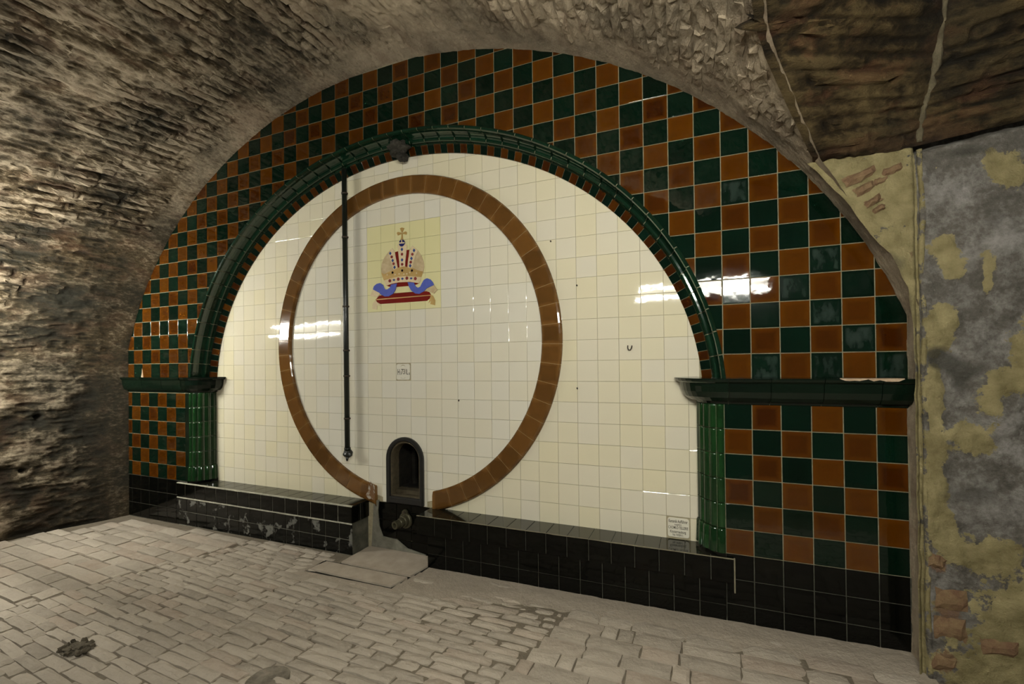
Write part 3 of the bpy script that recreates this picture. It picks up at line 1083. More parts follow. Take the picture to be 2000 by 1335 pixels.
for j in range(8, 11):                   # black plinth rows, right and left
    for i in range(0, 6):
        z0, z1 = -(j + 1.0), -float(j)
        fl = fz(i + .5) - 0.05
        if z1 - max(z0, fl) < 0.1: continue
        z0 = max(z0, fl)
        a1 = min(i + 1.0, XR)
        put_tile('black_tile', (i + a1) / 2, 0, (z0 + z1) / 2, 'black', WB, a1 - i, z1 - z0)
    for i in range(-1, 6):
        a0 = max(-39.38 + i, XL); a1 = -39.38 + i + 1
        if i == 5: a1 = -34.0
        z1 = -(j + .06); z0 = max(-(j + 1.06), fz(a0) - 0.05)
        if z1 - z0 < .1 or a1 - a0 < .1: continue
        put_tile('black_tile', (a0 + a1) / 2, 0, (z0 + z1) / 2, 'black', WB, a1 - a0, z1 - z0)

v = [W(a, y, z) for a, y, z in [(-38.30, -.012, -1.04), (-37.98, -.012, -1.04), (-38.05, -.012, -.72), (-38.14, -.012, -.30), (-38.17, -.012, -.62)]]
o = link('mortar_chip', mesh('chip', v, [(0, 1, 2, 3, 4)]), MAT['terracotta'], WB)
o['label'] = 'pale sliver of broken tile above the left capital'

# ================================================================== cream field behind the arch
NX0, NR, NZS, NZB = -16.33, 0.93, -5.60, -7.74     # opening: centre, half width, springing, sill
V, f = [], []


def quad(a0, a1, z0, z1):
    b = len(V)
    V.extend([W(a0, YC + .035, z0), W(a1, YC + .035, z0), W(a1, YC + .035, z1), W(a0, YC + .035, z1)])
    f.append((b, b + 1, b + 2, b + 3))


quad(-33.3, NX0 - NR, -11.4, 13.0)
quad(NX0 + NR, 0.3, -11.4, 13.0)
quad(NX0 - NR, NX0 + NR, NZS + NR, 13.0)
quad(NX0 - NR, NX0 + NR, -11.4, NZB)
for k in range(16):
    t0, t1 = math.pi * k / 16, math.pi * (k + 1) / 16
    b = len(V)
    x0, x1 = NX0 + NR * math.cos(t0), NX0 + NR * math.cos(t1)
    V.extend([W(x1, YC + .035, NZS + NR * math.sin(t1)), W(x0, YC + .035, NZS + NR * math.sin(t0)), W(x0, YC + .035, NZS + NR), W(x1, YC + .035, NZS + NR)])
    f.append((b, b + 1, b + 2, b + 3))
me = mesh('wall_niche', V, f)
WN = tag(link('wall_niche', me, MAT['grout_light']), 'recessed field of cream glazed tiles inside the green arch', 'wall', kind='structure')


def cream(a0, a1, z0, z1, inside):
    g = 0.008
    poly = [(a0 + g, z0 + g), (a1 - g, z0 + g), (a1 - g, z1 - g), (a0 + g, z1 - g)]
    ca, cz = (a0 + a1) / 2, (z0 + z1) / 2
    full = True
    cor = [(a0, z0), (a1, z0), (a1, z1), (a0, z1)]
    # field edge
    if z1 > -2:
        A, B = MA - 0.80, MB - 0.80
        ds = [math.hypot((x - MX) / A, (q - MZ) / B) for x, q in cor]
        if min(ds) > 1.0: return
        if max(ds) > 1.0:
            t = math.atan2((cz - MZ) / B, (ca - MX) / A)
            px, pz = MX + A * math.cos(t), MZ + B * math.sin(t)
            nx, nz = math.cos(t) / A, math.sin(t) / B
            l = math.hypot(nx, nz)
            poly = clip_half(poly, px, pz, nx / l, nz / l); full = False
    if a0 < -32.2:
        poly = clip_half(poly, -32.2, 0, -1, 0); full = False
    if a1 > -0.9:
        poly = clip_half(poly, -0.9, 0, 1, 0); full = False
    # ring: the field changes under it
    R = 8.95
    ds = [math.hypot(x - RX, q - RZ) for x, q in cor]
    gap_here = z1 < -6.9 and -18.35 < ca < -14.45
    if not gap_here:
        if inside:
            if min(ds) > R: return
            if max(ds) > R:
                t = math.atan2(cz - RZ, ca - RX)
                poly = clip_half(poly, RX + R * math.cos(t), RZ + R * math.sin(t), math.cos(t), math.sin(t)); full = False
        else:
            if max(ds) < R: return
            if min(ds) < R:
                t = math.atan2(cz - RZ, ca - RX)
                poly = clip_half(poly, RX + R * math.cos(t), RZ + R * math.sin(t), -math.cos(t), -math.sin(t)); full = False
    elif not inside:
        return
    # opening
    HW = 1.12
    if z0 < NZS + HW and a1 > NX0 - HW and a0 < NX0 + HW:
        if cz < NZS:
            if NX0 - HW < ca < NX0 + HW and a0 > NX0 - HW and a1 < NX0 + HW: return
            if ca < NX0: poly = clip_half(poly, NX0 - HW, 0, 1, 0)
            else: poly = clip_half(poly, NX0 + HW, 0, -1, 0)
            full = False
        else:
            dd = [math.hypot(x - NX0, q - NZS) for x, q in cor]
            if max(dd) < HW: return
            if min(dd) < HW or math.hypot(ca - NX0, cz - NZS) < HW + .3:
                t = math.atan2(cz - NZS, ca - NX0)
                poly = clip_half(poly, NX0 + HW * math.cos(t), NZS + HW * math.sin(t), -math.cos(t), -math.sin(t)); full = False
    if len(poly) < 3 or area(poly) < 0.01: return
    nm, mat = ('white_tile', 'white') if inside else ('cream_tile', 'cream')
    if inside and -18.925 < ca < -13.925 and 2.82 < cz < 7.83:
        nm, mat = 'yellow_tile', 'yellow'
    cnt[nm] = cnt.get(nm, 0) + 1
    if full:
        return put_tile(nm, ca, YC, cz, mat, WN, a1 - a0, z1 - z0, gap=0.016, tilt=0.003)
    px = sum(p[0] for p in poly) / len(poly); pz = sum(p[1] for p in poly) / len(poly)
    put_tile(nm, px, YC, pz, mat, WN, poly=poly, tilt=0.003)


JT = 7.823
for j in range(-5, 16):
    z1, z0 = JT - j, JT - j - 1
    for i in range(-10, 12):
        if j == 8 and i == 2: continue          # number plaque
        cream(-18.925 + i, -18.925 + i + 1, z0, z1, True)
    for k in range(-27, 7):
        if j == 15 and k == 4: continue         # maker's plaque
        cream(-6.347 + k, -6.347 + k + 1, z0, z1, False)
# black tiles under the opening
for (a0, a1, z0, z1) in [(-18.35, -16.97, -9.19, -8.18), (-16.97, -15.96, -9.19, -8.18), (-15.96, -14.1, -8.58, -8.18), (-15.96, -14.1, -9.55, -8.58),
                         (-18.35, -16.97, -10.2, -9.19), (-16.97, -15.96, -10.2, -9.19), (-15.96, -14.9, -10.2, -9.55), (-16.97, -15.96, -10.9, -10.2), (-15.96, -14.1, -10.9, -10.2), (-14.9, -14.1, -10.2, -9.55)]:
    put_tile('black_tile', (a0 + a1) / 2, YC - .02, (z0 + z1) / 2, 'black', WN, a1 - a0, z1 - z0, gap=0.03)
# grey cement smeared in the corner left of the black tiles
pat = [(-18.5, -8.15), (-18.16, -8.10), (-18.24, -8.7), (-18.15, -9.6), (-17.9, -10.15), (-16.9, -10.22), (-16.2, -10.62), (-15.0, -10.80), (-15.0, -11.0), (-18.7, -11.1)]
V = [W(a, YC - 0.10, z) for a, z in pat] + [W(a, YC + .02, z) for a, z in pat]
n = len(pat)
me = fix_normals(mesh('patch', V, [list(range(n))] + [(i, (i + 1) % n, n + (i + 1) % n, n + i) for i in range(n)]))
o = link('cement_patch', me, MAT['cement'], WN)
o['label'] = 'grey cement smeared over the lower left of the black tiles'

# ------------------------------------------------------------------ brown ring
RING = empty('tile_ring', W(RX, YC, RZ), 'large ring of glossy brown tiles, like a barrel hoop, on the cream wall', 'ring')
NR_ = 59
rp = [(RI, YC + .02), (RI, YC - .13), (RI + .05, YC - .18), (RI + .12, YC - .20), (RO - .14, YC - .20), (RO - .06, YC - .17), (RO, YC - .08), (RO, YC + .02)]
a_start = math.atan2(-7.20 - RZ, -14.47 - RX)            # right end of the hoop
a_end = math.atan2(-7.19 - RZ, -18.31 - RX) % (2 * math.pi)
span = a_end - a_start
nseg = 54
for k in range(nseg):
    t0, t1 = a_start + span * k / nseg, a_start + span * (k + 1) / nseg
    g = 0.0015

    def pr(t, k=k, t0=t0, t1=t1):
        out = []
        for r, y in rp:
            x, z = RX + r * math.cos(t), RZ + r * math.sin(t)
            if k == 0 or k == nseg - 1:                 # ends are cut upright
                x = max(x, -14.47) if k == 0 else min(x, -18.31)
            out.append(W(x, y, z) - RING.location)
        return out
    steps = [t0 + g, (t0 + t1) / 2, t1 - g]
    if k == 0: steps = [t0 - 0.12, t0 - .06, t0] + steps
    if k == nseg - 1: steps = steps + [t1 + .06, t1 + .12]
    me = sweep(steps, pr)
    link('brown_tile', me, MAT['brown'], RING)
for nm, arr in (('mortar_bed', None),):
    me = sweep([a_start + span * k / 60 for k in range(61)], lambda t: [W(RX + r * math.cos(t), y, RZ + r * math.sin(t)) - RING.location for r, y in [(RI + .015, YC + .02), (RI + .02, YC - .13), (RI + .1, YC - .185), (RO - .12, YC - .185), (RO - .03, YC - .13), (RO - .015, YC + .02)]])
    link('mortar_bed', me, MAT['grout_ring'], RING)

sm = [(-18.98, -7.86), (-18.80, -7.55), (-18.78, -7.15), (-18.66, -7.32), (-18.62, -6.98), (-18.50, -7.30), (-18.44, -7.12), (-18.33, -7.30), (-18.33, -8.12), (-18.6, -8.0), (-18.75, -8.1)]
V = [W(a, YC - .212, z) - RING.location for a, z in sm]
o = link('mortar_smear', mesh('smear', V, [list(range(len(sm)))[::-1]]), MAT['cement_pale'], RING)
o['label'] = 'white mortar smeared over the lower left end of the ring'

# ------------------------------------------------------------------ green arch moulding
ARCH = empty('arch_moulding', W(MX, 0, MZ), 'dark green glazed moulding along the big arch', 'moulding')
ap = [(-.02, .05), (-.03, -.05), (.04, -.11), (.12, -.07), (.15, .05), (.13, .28), (.15, .42), (.20, .60), (.26, .66), (.34, .66), (.40, .71), (.42, .79), (.38, .86), (.37, .95), (.46, 1.02)]


def ell(t, o):
    """point on the arch ellipse moved inwards by o"""
    nx, nz = math.cos(t) / MA, math.sin(t) / MB
    l = math.hypot(nx, nz)
    return MX + MA * math.cos(t) - nx / l * o, MZ + MB * math.sin(t) - nz / l * o


ta = math.asin(1.02 / MB)
tl = np.linspace(ta, math.pi - ta, 2000)
xy = np.array([ell(t, 0.2) for t in tl])
al = np.r_[0, np.cumsum(np.hypot(*np.diff(xy, axis=0).T))]


def arch_t(s):
    return float(np.interp(s, al, tl))


nblk = int(round(al[-1] / 0.96))
for k in range(nblk):
    s0, s1 = al[-1] * k / nblk + .020, al[-1] * (k + 1) / nblk - .020
    me = sweep([arch_t(s0 + (s1 - s0) * q / 3) for q in range(4)], lambda t: [W(ell(t, o)[0], y, ell(t, o)[1]) - ARCH.location for o, y in ap])
    link('moulding_block', me, MAT['moulding'], ARCH)
def sunk(prof, d):
    out = []
    for i, (o, y) in enumerate(prof):
        a, b = prof[max(i - 1, 0)], prof[min(i + 1, len(prof) - 1)]
        l = math.hypot(b[0] - a[0], b[1] - a[1])
        out.append((o - (b[1] - a[1]) / l * d, y + (b[0] - a[0]) / l * d))
    return out


bed = sunk(ap, .022)
me = sweep([arch_t(al[-1] * q / (3 * nblk)) for q in range(3 * nblk + 1)], lambda t: [W(ell(t, o)[0], y, ell(t, o)[1]) - ARCH.location for o, y in bed])
link('mortar_bed', me, MAT['grout_dark'], ARCH)

BORD = empty('checker_border', W(MX, 1.1, MZ), 'narrow border of small green and amber tiles edging the cream field', 'border')
n2 = int(round(al[-1] / 0.425))
n2 += (n2 + 1) % 2
for k in range(n2):
    s0, s1 = al[-1] * k / n2 + .010, al[-1] * (k + 1) / n2 - .010
    bp_ = [(.44, 1.0), (.47, 1.035), (.83, 1.21), (.85, 1.23), (.85, 1.32)]
    me = sweep([arch_t(s0), arch_t(s1)], lambda t: [W(ell(t, o)[0], y, ell(t, o)[1]) - BORD.location for o, y in bp_])
    gr = k % 2 == 1
    link('green_tile' if gr else 'amber_tile', me, MAT['green' if gr else 'amber'], BORD)
me = sweep([arch_t(al[-1] * q / 100) for q in range(101)], lambda t: [W(ell(t, o)[0], y, ell(t, o)[1]) - BORD.location for o, y in [(.42, 1.03), (.47, 1.055), (.83, 1.23), (.84, 1.32)]])
link('mortar_bed', me, MAT['grout_dark'], BORD)


# ------------------------------------------------------------------ ribbed columns, capitals
def qpt(side, ph, off=0.0, offy=None):
    """quarter-round in the corner of the recess; ph 0 at the pier, 1 at the cream field"""
    t = ph * math.pi / 2
    ex, ey = 1.0, YC
    x, y = -ex * math.sin(t), YC - ey * math.cos(t)
    nx, ny = -math.sin(t) / ex, -math.cos(t) / ey
    l = math.hypot(nx, ny)
    oy = off if offy is None else offy
    x, y = x + nx / l * off, y + ny / l * oy
    return (x if side > 0 else -33.07 - x), y


def capital_profile():
    return [(0.0, -2.03), (.05, -2.0), (.09, -1.92), (.36, -1.88), (.56, -1.73), (.67, -1.50), (.71, -1.28), (.72, -1.17), (.80, -1.15), (.88, -1.10), (.93, -1.02), (.93, -.97), (.0, -.935)]


for side, nm in ((1, 'right'), (-1, 'left')):
    bx = -0.4 if side > 0 else -32.7
    COLM = empty('ribbed_column', W(bx, .6, -8.0), 'leaf green ribbed quarter column at the %s' % ('right end of the cream field' if side > 0 else 'left end of the cream field, mortar in its joints'), 'column', 'ribbed columns beside the cream field')
    for r in range(7):
        z0, z1 = -8.0 + r, -7.0 + r
        if r == 6: z0, z1 = -2.0, -1.9
        base = r == 0
        nre = 5
        for q in range(nre):
            p0, p1 = q / nre + .006, (q + 1) / nre - .006
            prof = [(p0 + (p1 - p0) * u / 4) for u in range(5)]
            bul = [0, .055, .075, .055, 0]
            rowsV = []
            zz = [(z0 + .016, .10 if base else 0), (z0 + .2, .085 if base else 0), (z1 - .09, .06 if base else 0), (z1 - .018, .02 if base else 0)]
            for zt, fl in zz:
                rowsV.append([W(*qpt(side, p, b - .03 + fl), zt) - COLM.location for p, b in zip(prof, bul)])
            v = [p for rr in rowsV for p in rr]
            f = [(i * 5 + j, i * 5 + j + 1, (i + 1) * 5 + j + 1, (i + 1) * 5 + j) for i in range(3) for j in range(4)]
            c = len(v)
            v += [W(*qpt(side, p, -.14), z1 - .018) - COLM.location for p in (prof[0], prof[-1])]
            f.append((15, 16, 17, 18, 19, c + 1, c))
            me = fix_normals(mesh('rib', v, f))
            for pl in me.polygons: pl.use_smooth = len(pl.vertices) == 4
            link('rib_tile', me, MAT['column'], COLM)
    # core with pale joints
    me = sweep([0, 1], lambda k: [W(*qpt(side, p / 10, -.075), -8.1 if k == 0 else -1.95) - COLM.location for p in range(11)], False)
    link('core', me, MAT['grout_dark'] if side > 0 else MAT['grout_black'], COLM)
    me = sweep([0, 1], lambda k: [W(*qpt(side, p / 10, .085), -8.2 if k == 0 else -7.985) - COLM.location for p in range(11)], False)
    o = link('plinth', me, MAT['black'], COLM)
    o['label'] = 'black glazed plinth'
    # capital with the cornice that runs on over the pier
    CAP = empty('capital', W(bx, .3, -1.5), 'blackish green glazed capital and cornice on the %s' % ('right pier, its top edge chipped' if side > 0 else 'left pier beside the rubble wall'), 'capital', 'capitals carrying the green arch')
    cp = capital_profile()
    sy = 0.75 if side > 0 else 0.62

    def at(path):
        kind_, u = path
        if kind_ == 'q':
            return lambda: [W(*qpt(side, u, d, d * sy), z) - CAP.location for d, z in cp]
        return lambda: [W(u, -d * sy * (1.0 if side > 0 else .80), z) - CAP.location for d, z in cp]
    if side > 0:
        segs = [[('q', 1.0 - .1 * k) for k in range(11)] + [('x', .15)], [('x', .17), ('x', 1.6)], [('x', 1.62), ('x', 3.3)], [('x', 3.32), ('x', 5.02)], [('x', 5.04), ('x', XR + .03)]]
    else:
        segs = [[('q', 1.0 - .1 * k) for k in range(11)] + [('x', -33.32)], [('x', -33.36), ('x', -35.4)], [('x', -35.43), ('x', -37.6)], [('x', -37.63), ('x', XL - .3)]]
    for sgm in segs:
        me = sweep(sgm, lambda q: at(q)(), True)
        for pl in me.polygons: pl.use_smooth = False
        link('capital_block', me, MAT['capital'], CAP)
    if side > 0:                                 # broken top edge
        for a0, a1 in ((3.75, 4.6), (4.55, 5.6), (-.9, -.55)):
            yb = -.70
            v = []
            m_ = 7
            for i in range(m_):
                u = a0 + (a1 - a0) * i / (m_ - 1)
                k = RNG.uniform(.4, 1.0) if 0 < i < m_ - 1 else .15
                v += [W(u, yb, -.962) - CAP.location, W(u, yb - .02, -.962 - .10 * k) - CAP.location, W(u, yb + .3 * k, -.945) - CAP.location]
            if a0 < 0:
                continue
            f = []
            for i in range(m_ - 1):
                f += [(3 * i, 3 * i + 3, 3 * i + 4, 3 * i + 1), (3 * i, 3 * i + 2, 3 * i + 5, 3 * i + 3)]
            o = link('chipped_edge', fix_normals(mesh('chip', v, f)), MAT['terracotta'], CAP)
            o['label'] = 'bare pale terracotta where the glaze broke off'
    # black return below the column, behind the bench


# ------------------------------------------------------------------ benches
def bench(a0, a1, yf, label, tops, lowers, stained, right_end, lip):
    B = empty('tiled_bench', W((a0 + a1) / 2, .6, fz((a0 + a1) / 2)), label, 'bench', 'black tiled benches below the cream field')
    loc = B.location
    zt = -8.15

    def ch(name, me, mat):
        o = link(name, me, mat, B)
        o.matrix_parent_inverse = Matrix.Translation(loc).inverted()
        return o
    ch('core', box_mesh(a0 + .06, a1 - .04, yf + .03, YC + .03, -9.1, zt - .02), MAT['grout_black'] if stained else MAT['grout_dim'])
    la0, la1 = lowers[0], lowers[-1]
    ch('core', box_mesh(la0 + .04, la1 - .04, yf + lip + .03, YC + .03, -11.2, -9.12), MAT['grout_dim'] if not stained else MAT['cement'])

    def pt(*k, **kw):
        o = put_tile(*k, **kw)
        o.parent = B
        o.matrix_parent_inverse = Matrix.Translation(loc).inverted()
        return o
    mt = 'black_stained' if stained else 'black'
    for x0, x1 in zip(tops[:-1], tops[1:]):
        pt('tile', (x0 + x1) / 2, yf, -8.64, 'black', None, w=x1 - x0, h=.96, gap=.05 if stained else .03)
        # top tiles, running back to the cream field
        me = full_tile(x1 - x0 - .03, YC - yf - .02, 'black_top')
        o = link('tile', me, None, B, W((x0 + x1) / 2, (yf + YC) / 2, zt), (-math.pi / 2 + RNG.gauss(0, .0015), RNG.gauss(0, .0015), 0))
        o.matrix_parent_inverse = Matrix.Translation(loc).inverted()
    zr = [-9.13, -10.09, -11.0]
    for r in range(2):
        for x0, x1 in zip(lowers[:-1], lowers[1:]):
            z1 = zr[r]; z0 = max(zr[r + 1], fz((x0 + x1) / 2) - .06)
            pt('tile', (x0 + x1) / 2, yf + lip, (z0 + z1) / 2, mt, None, w=x1 - x0, h=z1 - z0, gap=.045 if stained else .03)
    if stained:
        for z0, z1, yy in ((-9.165, -9.10, yf), (-8.185, -8.135, yf)):
            v_, f_ = [], []
            n_ = 60
            for i in range(n_ + 1):
                x = a0 + (a1 - a0) * i / n_
                k = vnoise(np.array([[x * 2.1, z0 * 5, 0]]), 7)[0]
                v_ += [W(x, yy - .006, z0 - .02 * k), W(x, yy - .008, z1 - .02 + .035 * k), W(x, yy + .10, z1 + .004)]
            for i in range(n_):
                f_ += [(3 * i, 3 * i + 3, 3 * i + 4, 3 * i + 1), (3 * i + 1, 3 * i + 4, 3 * i + 5, 3 * i + 2)]
            ch('mortar_edge', mesh('edge', v_, f_), MAT['grout_black'])
    else:
        v_, f_ = [], []
        for i in range(61):
            x = a0 + (a1 - a0) * i / 60
            k = vnoise(np.array([[x * 2.1, 3.3, 0]]), 7)[0]
            v_ += [W(x, yf - .004, zt - .028 * k - .004), W(x, yf - .004, zt + .004), W(x, yf + .03 + .03 * k, zt + .004)]
        for i in range(60):
            f_ += [(3 * i, 3 * i + 3, 3 * i + 4, 3 * i + 1), (3 * i + 1, 3 * i + 4, 3 * i + 5, 3 * i + 2)]
        ch('mortar_edge', mesh('edge', v_, f_), MAT['grout_dark'])
        ch('mortar_edge', box_mesh(a1 - .01, a1 + .04, yf + .02, -.01, -9.5, zt), MAT['grout_dark'])
    if right_end:
        for k in range(2):
            y0, y1 = yf + (YC - yf) * k / 2, yf + (YC - yf) * (k + 1) / 2
            pt('tile', a1, (y0 + y1) / 2, -8.64, 'black', None, w=y1 - y0, h=.96, gap=.05, face='+x')
        ch('end_face', box_mesh(la1 - .05, la1 - .01, yf + lip + .05, YC, -11.1, -9.12), MAT['cement_dark'])
    return B


tl_ = [-34.05, -33.25] + [-33.25 + 1.0 * k for k in range(1, 14)] + [-19.25 + .0, -18.9]
tl_ = [-34.05] + [-33.2 + k * (14.3 / 14) for k in range(15)]
bench(-34.05, -18.9, -.16, 'long black tiled bench at left, white mortar smears on its front', tl_, [x + .0 for x in tl_[:-1]] + [-18.98], True, True, .10)
tr_ = [.28] + [-.57 - 1.0 * k for k in range(14)] + [-14.65]
bench(-14.65, .28, -.15, 'long clean black tiled bench at right of the tap', tr_[::-1], [-14.08, -13.0] + [float(k) for k in range(-12, 1)], False, False, .14)

# ------------------------------------------------------------------ arched opening
HATCH = empty('arched_hatch', W(NX0, YC, -8.1), 'small black framed arched opening low in the cream wall', 'hatch')
HL = HATCH.location
path = [('l', z) for z in (-8.12, -7.5, -6.6, NZS)] + [('c', math.pi - math.pi * k / 18) for k in range(1, 18)] + [('r', z) for z in (NZS, -6.6, -7.5, -8.12)]
fp = [(1.24, YC + .02), (1.24, YC - .13), (1.20, YC - .19), (1.08, YC - .19), (1.02, YC - .14), (.98, YC - .02), (.93, YC + .02), (.92, YC + .3)]


def hp(q):
    k, u = q
    if k == 'l': return [W(NX0 - r, y, u) - HL for r, y in fp]
    if k == 'r': return [W(NX0 + r, y, u) - HL for r, y in fp]
    return [W(NX0 + r * math.cos(u), y, NZS + r * math.sin(u)) - HL for r, y in fp]


me = sweep(path, hp, True)
link('frame', me, MAT['frame'], HATCH)
# sill bar of the frame
me = box_mesh(NX0 - 1.22, NX0 + 1.22, YC - .20, YC + .25, -8.13, -7.76)
o = link('frame_bar', me, MAT['frame'], HATCH); o.matrix_parent_inverse = Matrix.Translation(HL).inverted()
bmx = bmesh.new(); bmx.from_mesh(me)
bmesh.ops.bevel(bmx, geom=bmx.edges[:], offset=.008, segments=1, affect='EDGES')
bmx.to_mesh(me); bmx.free()
lip = [(1.0, YC - .05), (.90, YC - .03), (.86, YC + .12), (.86, YC + .55)]


def hp2(q):
    k, u = q
    if k == 'l': return [W(NX0 - r, y, u) - HL for r, y in lip]
    if k == 'r': return [W(NX0 + r, y, u) - HL for r, y in lip]
    return [W(NX0 + r * math.cos(u), y, NZS + r * math.sin(u)) - HL for r, y in lip]


o = link('stone_jamb', sweep(path, hp2, True), MAT['sill'], HATCH)
deep = [(.95, YC + .5), (.95, YC + 3.2)]


def hp3(q):
    k, u = q
    if k == 'l': return [W(NX0 - r, y, u) - HL for r, y in deep]
    if k == 'r': return [W(NX0 + r, y, u) - HL for r, y in deep]
    return [W(NX0 + r * math.cos(u), y, NZS + r * math.sin(u)) - HL for r, y in deep]


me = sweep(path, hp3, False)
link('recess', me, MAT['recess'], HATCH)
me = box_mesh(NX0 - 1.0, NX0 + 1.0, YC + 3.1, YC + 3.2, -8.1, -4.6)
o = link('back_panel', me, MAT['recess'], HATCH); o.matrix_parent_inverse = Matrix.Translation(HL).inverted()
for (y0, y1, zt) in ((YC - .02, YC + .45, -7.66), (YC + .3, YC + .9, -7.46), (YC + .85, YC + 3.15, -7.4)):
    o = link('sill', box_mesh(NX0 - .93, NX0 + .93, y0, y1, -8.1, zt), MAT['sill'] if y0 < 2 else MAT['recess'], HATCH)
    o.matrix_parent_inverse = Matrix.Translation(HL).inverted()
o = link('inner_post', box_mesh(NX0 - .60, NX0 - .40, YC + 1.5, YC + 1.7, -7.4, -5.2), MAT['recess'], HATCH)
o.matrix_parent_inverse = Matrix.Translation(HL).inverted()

# ------------------------------------------------------------------ tap below the opening
tc = W(-16.30, YC - .05, -9.05)
TAP = empty('tap_fitting', tc, 'tarnished brass pipe fitting with a lug on the black tiles under the hatch', 'tap')
ax = Vector((-.18, -1, -.04)).normalized()


def disc(p0, p1, r0, r1, seg=20):
    return tube([p0, p0 + (p1 - p0) * .15, p0 + (p1 - p0) * .85, p1], [r0 * .93, r0, r1, r1 * .93], seg)


def tpart(nm, a, b, r0, r1, seg=20, off=Vector((0, 0, 0))):
    link(nm, disc(off + ax * a * T, off + ax * b * T, r0 * T, r1 * T, seg), MAT['brass'], TAP)


tpart('flange', -.05, .12, .46, .44)
tpart('collar', .10, .30, .33, .31)
tpart('hex_nut', .28, .55, .28, .27, 6)
# open outlet: a ring
pts_o = [(.50, .22), (.86, .22), (.86, .13), (.60, .12)]
v, f = [], []
for (l_, r_) in pts_o:
    u_ = ax.cross(Vector((0, 0, 1))).normalized(); w_ = ax.cross(u_)
    for k in range(18):
        t = 2 * math.pi * k / 18
        v.append(ax * l_ * T + (u_ * math.cos(t) + w_ * math.sin(t)) * r_ * T)
for i in range(3):
    for k in range(18):
        f.append((i * 18 + k, i * 18 + (k + 1) % 18, (i + 1) * 18 + (k + 1) % 18, (i + 1) * 18 + k))
f.append([54 + k for k in range(18)])
link('outlet', fix_normals(mesh('outlet', v, f)), MAT['brass'], TAP)
v, f = [], []
lug = [(-.20, .34), (-.17, .52), (-.08, .62), (.05, .63), (.14, .55), (.19, .34)]
lv = [W(a, YC - .07, z) - W(0, 0, 0) for a, z in lug]
v = [Vector((a * T, -.02 * T, z * T)) for a, z in lug] + [Vector((a * T, -.14 * T, z * T)) for a, z in lug]
f = [list(range(6))[::-1], list(range(6, 12))] + [(i, (i + 1) % 6, 6 + (i + 1) % 6, 6 + i) for i in range(6)]
link('lug', fix_normals(mesh('lug', v, f)), MAT['brass'], TAP)
link('screw', tube([Vector((-.0, -.12 * T, .50 * T)), Vector((-.0, -.2 * T, .50 * T))], .07 * T, 8), MAT['iron'], TAP)

# ------------------------------------------------------------------ pipe
PY = .86
p_top, p_bot = W(-20.20, PY, 11.35), W(-20.11, PY, -5.35)
PIPE = empty('conduit_pipe', p_bot, 'thin black vertical pipe hanging in front of the brown ring', 'pipe')
link('tube', tube([p_top - p_bot, (p_top - p_bot) * .5, Vector((0, 0, 0))], .150 * T, 14), MAT['pipe'], PIPE)
for zc in (9.9, 7.3, 3.2, .6, -.9, -3.4):
    k = (zc + 5.35) / 16.7
    c = (p_top - p_bot) * k
    link('clip', tube([c + Vector((0, 0, -.05 * T)), c + Vector((0, 0, .05 * T))], .185 * T, 12), MAT['iron'], PIPE)
    link('clip_stem', tube([c + Vector((.0, 0, 0)), c + Vector((.20 * T, .05 * T, 0))], .05 * T, 6), MAT['iron'], PIPE)
link('end_valve', blob(Vector((.03 * T, 0, -.12 * T)), (.30 * T, .26 * T, .26 * T), 4, .3, 3), MAT['pipe'], PIPE)
link('drip_nozzle', tube([Vector((-.02 * T, 0, -.30 * T)), Vector((-.03 * T, 0, -.55 * T))], [.11 * T, .05 * T], 10), MAT['pipe'], PIPE)
link('end_ring', tube([Vector((0, 0, .12 * T)), Vector((0, 0, .24 * T))], .19 * T, 12), MAT['pipe'], PIPE)

# ------------------------------------------------------------------ lump under the arch
me = blob(W(-16.15, .62, 11.72), (.62 * T, .42 * T, .36 * T), 9, .75, 4, 2.2)
o = tag(link('mortar_lump', me, MAT['lump']), 'dark broken lump of mortar stuck under the green arch above the crown', 'mortar lump')
me = blob(W(-16.02, .85, 11.30), (.34 * T, .26 * T, .26 * T), 12, .6, 3, 2.2)
link('broken_tip', me, MAT['lump'], o)

